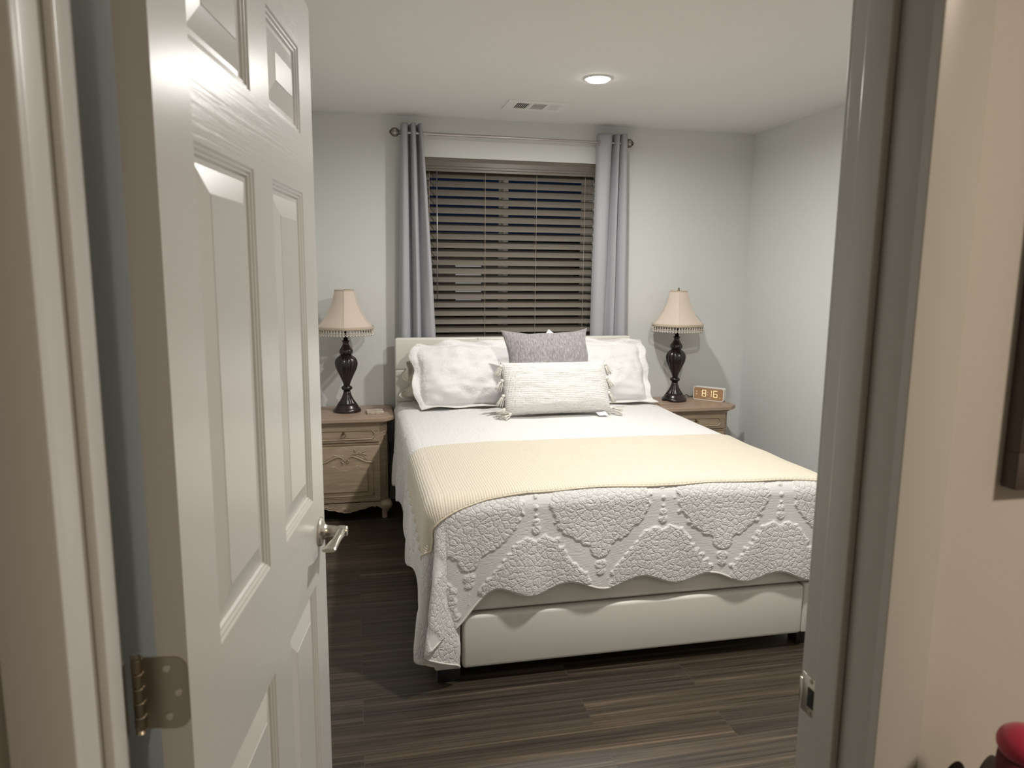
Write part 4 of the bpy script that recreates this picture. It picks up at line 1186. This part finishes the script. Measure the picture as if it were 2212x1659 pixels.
# ================================================================== LAMPS
def lamp(cx, cy, z0, label, rot, finial=True, seamrot=0.0):
    root = empty('table_lamp', (cx, cy, z0), label, 'lamp', 'pair of fluted table lamps')
    bm = bmesh.new()
    prof = [(0.080, 0.0), (0.083, 0.004), (0.083, 0.012), (0.078, 0.020), (0.074, 0.024), (0.070, 0.027), (0.066, 0.038), (0.058, 0.047), (0.055, 0.049)]
    addlathe(bm, prof, (cx, cy, z0), 56)
    from_bm('foot', bm, M_lamp, root, smooth=True)
    # fluted trumpet
    fl8 = lambda amp: (lambda z, a: 1+amp*abs(cos(a*6+rot))-amp*0.5)
    bm = bmesh.new()
    prof = [(0.056, 0.047), (0.050, 0.056), (0.042, 0.068), (0.034, 0.082), (0.027, 0.098), (0.022, 0.114), (0.019, 0.130)]
    addlathe(bm, prof, (cx, cy, z0), 72, fl8(0.12)); from_bm('fluted_stem', bm, M_lamp, root, smooth=True)
    bm = bmesh.new()
    addlathe(bm, [(0.019, 0.128), (0.024, 0.134), (0.031, 0.139), (0.034, 0.147), (0.031, 0.155), (0.024, 0.159), (0.020, 0.162)], (cx, cy, z0), 48)
    from_bm('collar', bm, M_lamp, root, smooth=True)
    bm = bmesh.new()
    prof = smoothpath([(0.019, 0.160, 0), (0.022, 0.175, 0), (0.030, 0.200, 0), (0.044, 0.232, 0), (0.057, 0.262, 0), (0.0645, 0.290, 0), (0.0635, 0.312, 0), (0.054, 0.332, 0), (0.040, 0.346, 0), (0.029, 0.354, 0)], 4)
    addlathe(bm, [(p.x, p.y) for p in prof], (cx, cy, z0), 84, lambda z, a: 1+0.10*abs(cos(a*5+rot))*clamp((z-0.16)/0.04)*clamp((0.355-z)/0.03)-0.05)
    from_bm('fluted_body', bm, M_lamp, root, smooth=True)
    bm = bmesh.new()
    prof = smoothpath([(0.027, 0.352, 0), (0.034, 0.356, 0), (0.039, 0.368, 0), (0.038, 0.380, 0), (0.028, 0.396, 0), (0.019, 0.414, 0), (0.018, 0.424, 0), (0.024, 0.436, 0), (0.021, 0.437, 0), (0.012, 0.432, 0)], 3)
    addlathe(bm, [(p.x, p.y) for p in prof], (cx, cy, z0), 60, lambda z, a: 1+(0.05*cos(a*9)*(1 if z < 0.42 else 0.0)))
    from_bm('upper_bulb', bm, M_lamp, root, smooth=True)
    bm = bmesh.new(); addlathe(bm, [(0.0135, 0.425), (0.0135, 0.54), (0.018, 0.542), (0.018, 0.585)], (cx, cy, z0), 24); addlathe(bm, [(0.003, 0.58), (0.003, 0.745)], (cx, cy, z0), 10)
    from_bm('neck', bm, M_lamp, root, smooth=True)
    if finial:
        bm = bmesh.new(); addlathe(bm, [(0.008, 0.742), (0.009, 0.746), (0.004, 0.749), (0.005, 0.755), (0.006, 0.759), (0.002, 0.764)], (cx, cy, z0), 18)
        from_bm('finial', bm, M_brass, root, smooth=True)
    # bell shade, six gores
    zt_, zb2 = 0.742, 0.515
    prof = [(0.062, 1.0), (0.066, 0.93), (0.072, 0.85), (0.080, 0.72), (0.090, 0.60), (0.105, 0.46), (0.125, 0.31), (0.148, 0.18), (0.169, 0.08), (0.179, 0.02), (0.180, 0.0)]
    n = 96; V, Fq = [], []
    for inner in (0, 1):
        for (r, t) in prof:
            for q in range(n):
                a = 2*pi*q/n+seamrot
                g = ((a-seamrot) % (pi/3))-pi/6
                oct_ = cos(pi/6)/cos(g)
                kk = lerp(oct_, 1.0, 0.5)
                rr = (r-inner*0.0018)*kk
                zz_ = z0+lerp(zb2, zt_, t)
                V.append((cx+rr*cos(a), cy+rr*sin(a), zz_))
    K = len(prof)
    for inner in (0, 1):
        for j in range(K-1):
            for q in range(n):
                b0 = inner*K*n+j*n; f_ = (b0+q, b0+n+q, b0+n+(q+1) % n, b0+(q+1) % n); Fq.append(f_ if inner == 0 else f_[::-1])
    for j in (0, K-1):
        for q in range(n): Fq.append((j*n+q, j*n+(q+1) % n, K*n+j*n+(q+1) % n, K*n+j*n+q))
    sh = mesh_obj('lamp_shade', V, Fq, M_shade, root)
    sh['label'] = 'cream bell shaped fabric shade'
    bm = bmesh.new()
    for j in range(6):
        a = j*pi/3+seamrot
        addtube(bm, [(cx+(r+0.0006)*cos(a), cy+(r+0.0006)*sin(a), z0+lerp(zb2, zt_, t)) for r, t in prof], 0.0014, 5)
    for (r, t, th) in ((0.063, 0.975, 0.0045), (0.1585, 0.015, 0.006)):
        pass
    from_bm('seam', bm, M_shade, sh, smooth=True)
    bm = bmesh.new()
    def band(r, za, zb3, kk0=0.5, thick=0.0025):
        bm = bmesh.new(); ring = []
        for q in range(n):
            a = 2*pi*q/n+seamrot; g = ((a-seamrot) % (pi/3))-pi/6; kk = lerp(cos(pi/6)/cos(g), 1.0, kk0)
            ring.append((cos(a)*kk, sin(a)*kk))
        rs = []
        for (rr, zz2) in ((r, za), (r+thick, (za*0.8+zb3*0.2)), (r+thick, za*0.2+zb3*0.8), (r, zb3), (r-0.002, zb3), (r-0.002, za)):
            rs.append([bm.verts.new((cx+c_[0]*rr, cy+c_[1]*rr, z0+zz2)) for c_ in ring])
        for i in range(len(rs)):
            A, B = rs[i], rs[(i+1) % len(rs)]
            for q in range(n): bm.faces.new((A[q], A[(q+1) % n], B[(q+1) % n], B[q]))
        from_bm('braid', bm, M_shadetrim, sh, smooth=True)
    band(0.1795, zb2-0.006, zb2+0.012); band(0.0625, zt_-0.008, zt_+0.002, thick=0.0015)
    # beaded fringe hanging from the braid
    bm = bmesh.new(); nb = 58
    tmpl = bmesh.new()
    for (zz2, rr) in ((-0.004, 0.0028), (-0.010, 0.0034), (-0.016, 0.0030), (-0.0225, 0.0046)):
        bmesh.ops.create_icosphere(tmpl, subdivisions=1, radius=rr, matrix=Matrix.Translation((0, 0, zz2)))
    for sgn in (-1, 1):
        bmesh.ops.create_icosphere(tmpl, subdivisions=1, radius=0.0026, matrix=Matrix.Translation((sgn*0.0052, 0, -0.0190)))
        bmesh.ops.create_icosphere(tmpl, subdivisions=1, radius=0.0022, matrix=Matrix.Translation((sgn*0.0036, 0, -0.0125)))
    me_t = bpy.data.meshes.new('t'); tmpl.to_mesh(me_t); tmpl.free()
    for q in range(nb):
        a = 2*pi*q/nb+seamrot; g = ((a-seamrot) % (pi/3))-pi/6; kk = lerp(cos(pi/6)/cos(g), 1.0, 0.5)
        Mt = Matrix.Translation((cx+cos(a)*0.181*kk, cy+sin(a)*0.181*kk, z0+zb2-0.005)) @ Matrix.Rotation(a+pi/2, 4, 'Z') @ Matrix.Scale(1.45, 4)
        nv0 = len(bm.verts); bm.from_mesh(me_t); bm.verts.ensure_lookup_table()
        bmesh.ops.transform(bm, matrix=Mt, verts=bm.verts[nv0:])
    bpy.data.meshes.remove(me_t)
    fr = from_bm('bead_fringe', bm, M_bead, sh, smooth=True); fr['label'] = 'hanging fringe of clear beads'
    return root
lamp(-0.052, 4.525, NSZ, 'dark brown fluted table lamp with cream beaded shade on the left nightstand', 0.4, finial=False, seamrot=-1.62)
lamp(2.122, 4.555, NSZ, 'dark brown fluted table lamp with cream beaded shade, beside the clock', 0.9, seamrot=-1.93)
bm = bmesh.new()
cp = smoothpath([(2.205, 4.575, NSZ+0.020), (2.235, 4.605, NSZ+0.030), (2.27, 4.63, NSZ+0.012), (2.31, 4.66, NSZ+0.006), (2.36, 4.70, NSZ+0.006)], 8)
addtube(bm, cp, 0.0028, 8); o = from_bm('power_cord', bm, M_bplast, None, smooth=True)
tag(o, 'thin black cord running behind the clock on the right nightstand', 'cord')
bm = bmesh.new()
cp = [(0.196+0.006*sin(t*1.3), 4.52+0.035*cos(t)-0.01*t*0.3, 0.006+0.42*(1-t/12)**1.3+0.02*sin(t*2)) for t in lin(0, 12, 60)]
addtube(bm, cp, 0.003, 8); o = from_bm('power_cord', bm, M_bplast, None, smooth=True)
tag(o, 'black cord hanging in the gap between left nightstand and bed', 'cord')

# ---- things on the nightstands
def coaster(name, c, ang, sx, sy, sz, mat, label, cat):
    root = empty(name, c, label, cat); root.rotation_euler = (0, 0, ang)
    bm = bmesh.new(); addbox(bm, -sx/2, sx/2, -sy/2, sy/2, 0, sz*0.46, 0.002); from_bm('base', bm, mat, root, local=True)
    bm = bmesh.new(); addbox(bm, -sx/2, sx/2, -sy/2, sy/2, sz*0.50, sz, 0.002); from_bm('lid', bm, mat, root, local=True)
s = NT('pale_marbled_box'); nn = s.noise(s.coords(), 26, 5, 0.6, 1.5)
M_box = s.set(s.ramp(nn, [(0.35, (0.36, 0.28, 0.20, 1)), (0.55, (0.60, 0.52, 0.42, 1)), (0.7, (0.72, 0.66, 0.58, 1))]), 0.35)
coaster('trinket_box', (0.112, 4.455, NSZ), 0.06, 0.100, 0.110, 0.014, M_box, 'small flat pale box on the left nightstand in front of the lamp', 'box')
o = box('coaster', 1.955, 2.055, 4.40, 4.52, NSZ, NSZ+0.007, M_oaktop, None, bev=0.002); tag(o, 'flat wooden coaster on the right nightstand beside the bed', 'coaster')

# ---- alarm clock
ck = empty('alarm_clock', (2.372, 4.535, NSZ), 'small white digital alarm clock with wood grain face reading 8:16', 'clock')
ck.rotation_euler = (0, 0, radians(-48))
cw2, chh, cdp = 0.108, 0.090, 0.042
def rrect(x0, x1, z0, z1, r, n=6):
    P = []
    for (cx_, cz_, a0) in ((x1-r, z1-r, 0), (x0+r, z1-r, pi/2), (x0+r, z0+r, pi), (x1-r, z0+r, 3*pi/2)):
        for k_ in range(n+1): a = a0+k_*pi/2/n; P.append((cx_+r*cos(a), cz_+r*sin(a)))
    return P
bm = bmesh.new(); addprism(bm, rrect(-cw2, cw2, 0, chh, 0.014), -cdp/2, cdp/2, 'y'); from_bm('case', bm, M_white, ck, local=True, auto=30)
bm = bmesh.new(); addprism(bm, rrect(-cw2+0.005, cw2-0.005, 0.005, chh-0.005, 0.011), -cdp/2-0.0008, -cdp/2+0.001, 'y'); face = from_bm('clock_face', bm, M_clockwood, ck, local=True)
yq = -cdp/2-0.0014
def segbox(x0, x1, z0, z1): addbox(bm, x0, x1, yq, yq+0.0008, z0, z1)
def digit(xc, zc, w2, h2, segs):
    global bm
    bm = bmesh.new(); t = 0.0034
    if 'a' in segs: segbox(xc-w2, xc+w2, zc+h2-t/2, zc+h2+t/2)
    if 'd' in segs: segbox(xc-w2, xc+w2, zc-h2-t/2, zc-h2+t/2)
    if 'g' in segs: segbox(xc-w2, xc+w2, zc-t/2, zc+t/2)
    for (k_, xq, za, zb4) in (('b', xc+w2, zc+0.002, zc+h2), ('c', xc+w2, zc-h2, zc-0.002), ('f', xc-w2, zc+0.002, zc+h2), ('e', xc-w2, zc-h2, zc-0.002)):
        if k_ in segs: segbox(xq-t/2, xq+t/2, za, zb4)
    from_bm('digit', bm, M_led, face, local=True)
zc = chh*0.53
digit(-0.030, zc, 0.0125, 0.0210, 'abcdefg'); digit(0.010, zc, 0.0115, 0.0210, 'bc'); digit(0.050, zc, 0.0125, 0.0210, 'acdefg')
bm = bmesh.new()
for dz in (-0.009, 0.009): segbox(-0.0055, -0.002, zc+dz-0.0016, zc+dz+0.0016)
from_bm('colon', bm, M_led, face, local=True); bm = bmesh.new()
for dz in (-0.009, 0.009): segbox(-0.085, -0.081, zc+dz-0.0018, zc+dz+0.0018)
from_bm('indicator', bm, M_led, face, local=True); bm = bmesh.new()
segbox(0.078, 0.087, 0.0245, 0.0262)
from_bm('indicator', bm, M_led, face, local=True)
bm = bmesh.new()
for q in range(7): addbox(bm, -0.016+q*0.0047, -0.0125+q*0.0047, yq+0.0002, yq+0.0008, 0.0145, 0.0180)
o = from_bm('printed_mark', bm, M_white, face, local=True); o['label'] = 'tiny illegible white lettering'

# ================================================================== HALL THINGS
pf = empty('picture_frame', (0.93, hy(0.93)-0.012, 1.75), 'dark espresso framed picture hanging on the hall wall right of the doorway', 'picture frame')
def fy(x): return hy(x)-0.002
bm = bmesh.new()
px0, px1, pz0, pz1, fw = 0.765, 1.16, 1.247, 1.95, 0.045
def tiltbox(x0, x1, z0, z1, dep, bev=0.0008):
    vs0 = len(bm.verts); addbox(bm, x0, x1, -dep, 0, z0, z1, bev); bm.verts.ensure_lookup_table()
    for v_ in bm.verts[vs0:]: v_.co.y += fy(v_.co.x)
tiltbox(px0, px1, pz0, pz0+fw, 0.020); tiltbox(px0, px1, pz1-fw, pz1, 0.020); tiltbox(px0, px0+fw, pz0+fw, pz1-fw, 0.020); tiltbox(px1-fw, px1, pz0+fw, pz1-fw, 0.020)
from_bm('frame', bm, M_espresso, pf, auto=35)
bm = bmesh.new(); tiltbox(px0+fw-0.003, px1-fw+0.003, pz0+fw-0.003, pz1-fw+0.003, 0.010, 0); from_bm('artwork', bm, M_hall, pf)

# console with red bloom, mostly below the frame
tbx = (0.60, 0.98, 0.42, 0.69)
ct = empty('console_table', (0.79, 0.55, 0), 'narrow espresso hall table under the picture, carrying the red bouquet', 'table')
box('table_top', tbx[0], tbx[1], tbx[2], tbx[3], 0.70, 0.722, M_espresso, ct, bev=0.003)
for lx in (tbx[0]+0.01, tbx[1]-0.04):
    for ly in (tbx[2]+0.01, tbx[3]-0.04): box('leg', lx, lx+0.03, ly, ly+0.03, 0, 0.70, M_espresso, ct, bev=0.002)
bq = empty('bouquet', (0.73, 0.60, 0.722), 'red round bloom with dark plum tips in a vase by the hall wall', 'flowers')
bm = bmesh.new(); addlathe(bm, [(0.022, 0), (0.026, 0.004), (0.030, 0.04), (0.024, 0.07), (0.017, 0.085), (0.019, 0.095)], (0.73, 0.60, 0.722), 28); from_bm('vase', bm, M_dred, bq, smooth=True)
BL = Vector((0.7165, 0.600, 0.986))
bm = bmesh.new(); bmesh.ops.create_uvsphere(bm, u_segments=28, v_segments=18, radius=0.0275, matrix=Matrix.Translation(BL) @ Matrix.Diagonal((1, 1, 0.78, 1)))
from_bm('bloom', bm, M_pink, bq, smooth=True)
bm = bmesh.new(); addlathe(bm, [(0.007, -0.062), (0.020, -0.050), (0.026, -0.032), (0.025, -0.016), (0.012, -0.012)], BL, 24); addtube(bm, [BL+Vector((0, 0, -0.06)), (0.73, 0.60, 0.80)], 0.003, 6)
from_bm('bloom_base', bm, M_dred, bq, smooth=True)
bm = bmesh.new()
def plum_tip(c, w2, h2):  # flat dark plum shape with a rounded top
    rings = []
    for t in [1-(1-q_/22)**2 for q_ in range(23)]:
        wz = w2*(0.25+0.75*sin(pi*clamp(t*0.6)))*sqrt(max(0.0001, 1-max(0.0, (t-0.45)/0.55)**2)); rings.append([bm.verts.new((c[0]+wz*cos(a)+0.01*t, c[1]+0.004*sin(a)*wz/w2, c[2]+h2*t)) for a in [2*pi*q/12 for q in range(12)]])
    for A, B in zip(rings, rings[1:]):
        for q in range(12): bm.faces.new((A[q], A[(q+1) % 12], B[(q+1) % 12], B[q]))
plum_tip((0.676, 0.655, 0.845), 0.021, 0.086); plum_tip((0.730, 0.660, 0.835), 0.019, 0.093)
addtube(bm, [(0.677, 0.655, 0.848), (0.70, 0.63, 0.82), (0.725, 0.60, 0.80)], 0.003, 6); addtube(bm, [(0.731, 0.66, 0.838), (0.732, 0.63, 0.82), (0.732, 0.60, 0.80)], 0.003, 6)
from_bm('dark_tips', bm, M_plum, bq, smooth=True)
hl = empty('hall_light', (HALL[0], HALL[1], CEIL), 'round flush ceiling light in the hall behind the viewer', 'ceiling light')
bm = bmesh.new(); addlathe(bm, [(0.15, 0), (0.152, -0.01), (0.14, -0.02), (0.125, -0.022)], (HALL[0], HALL[1], CEIL), 40); from_bm('fixture', bm, M_white, hl, smooth=True)
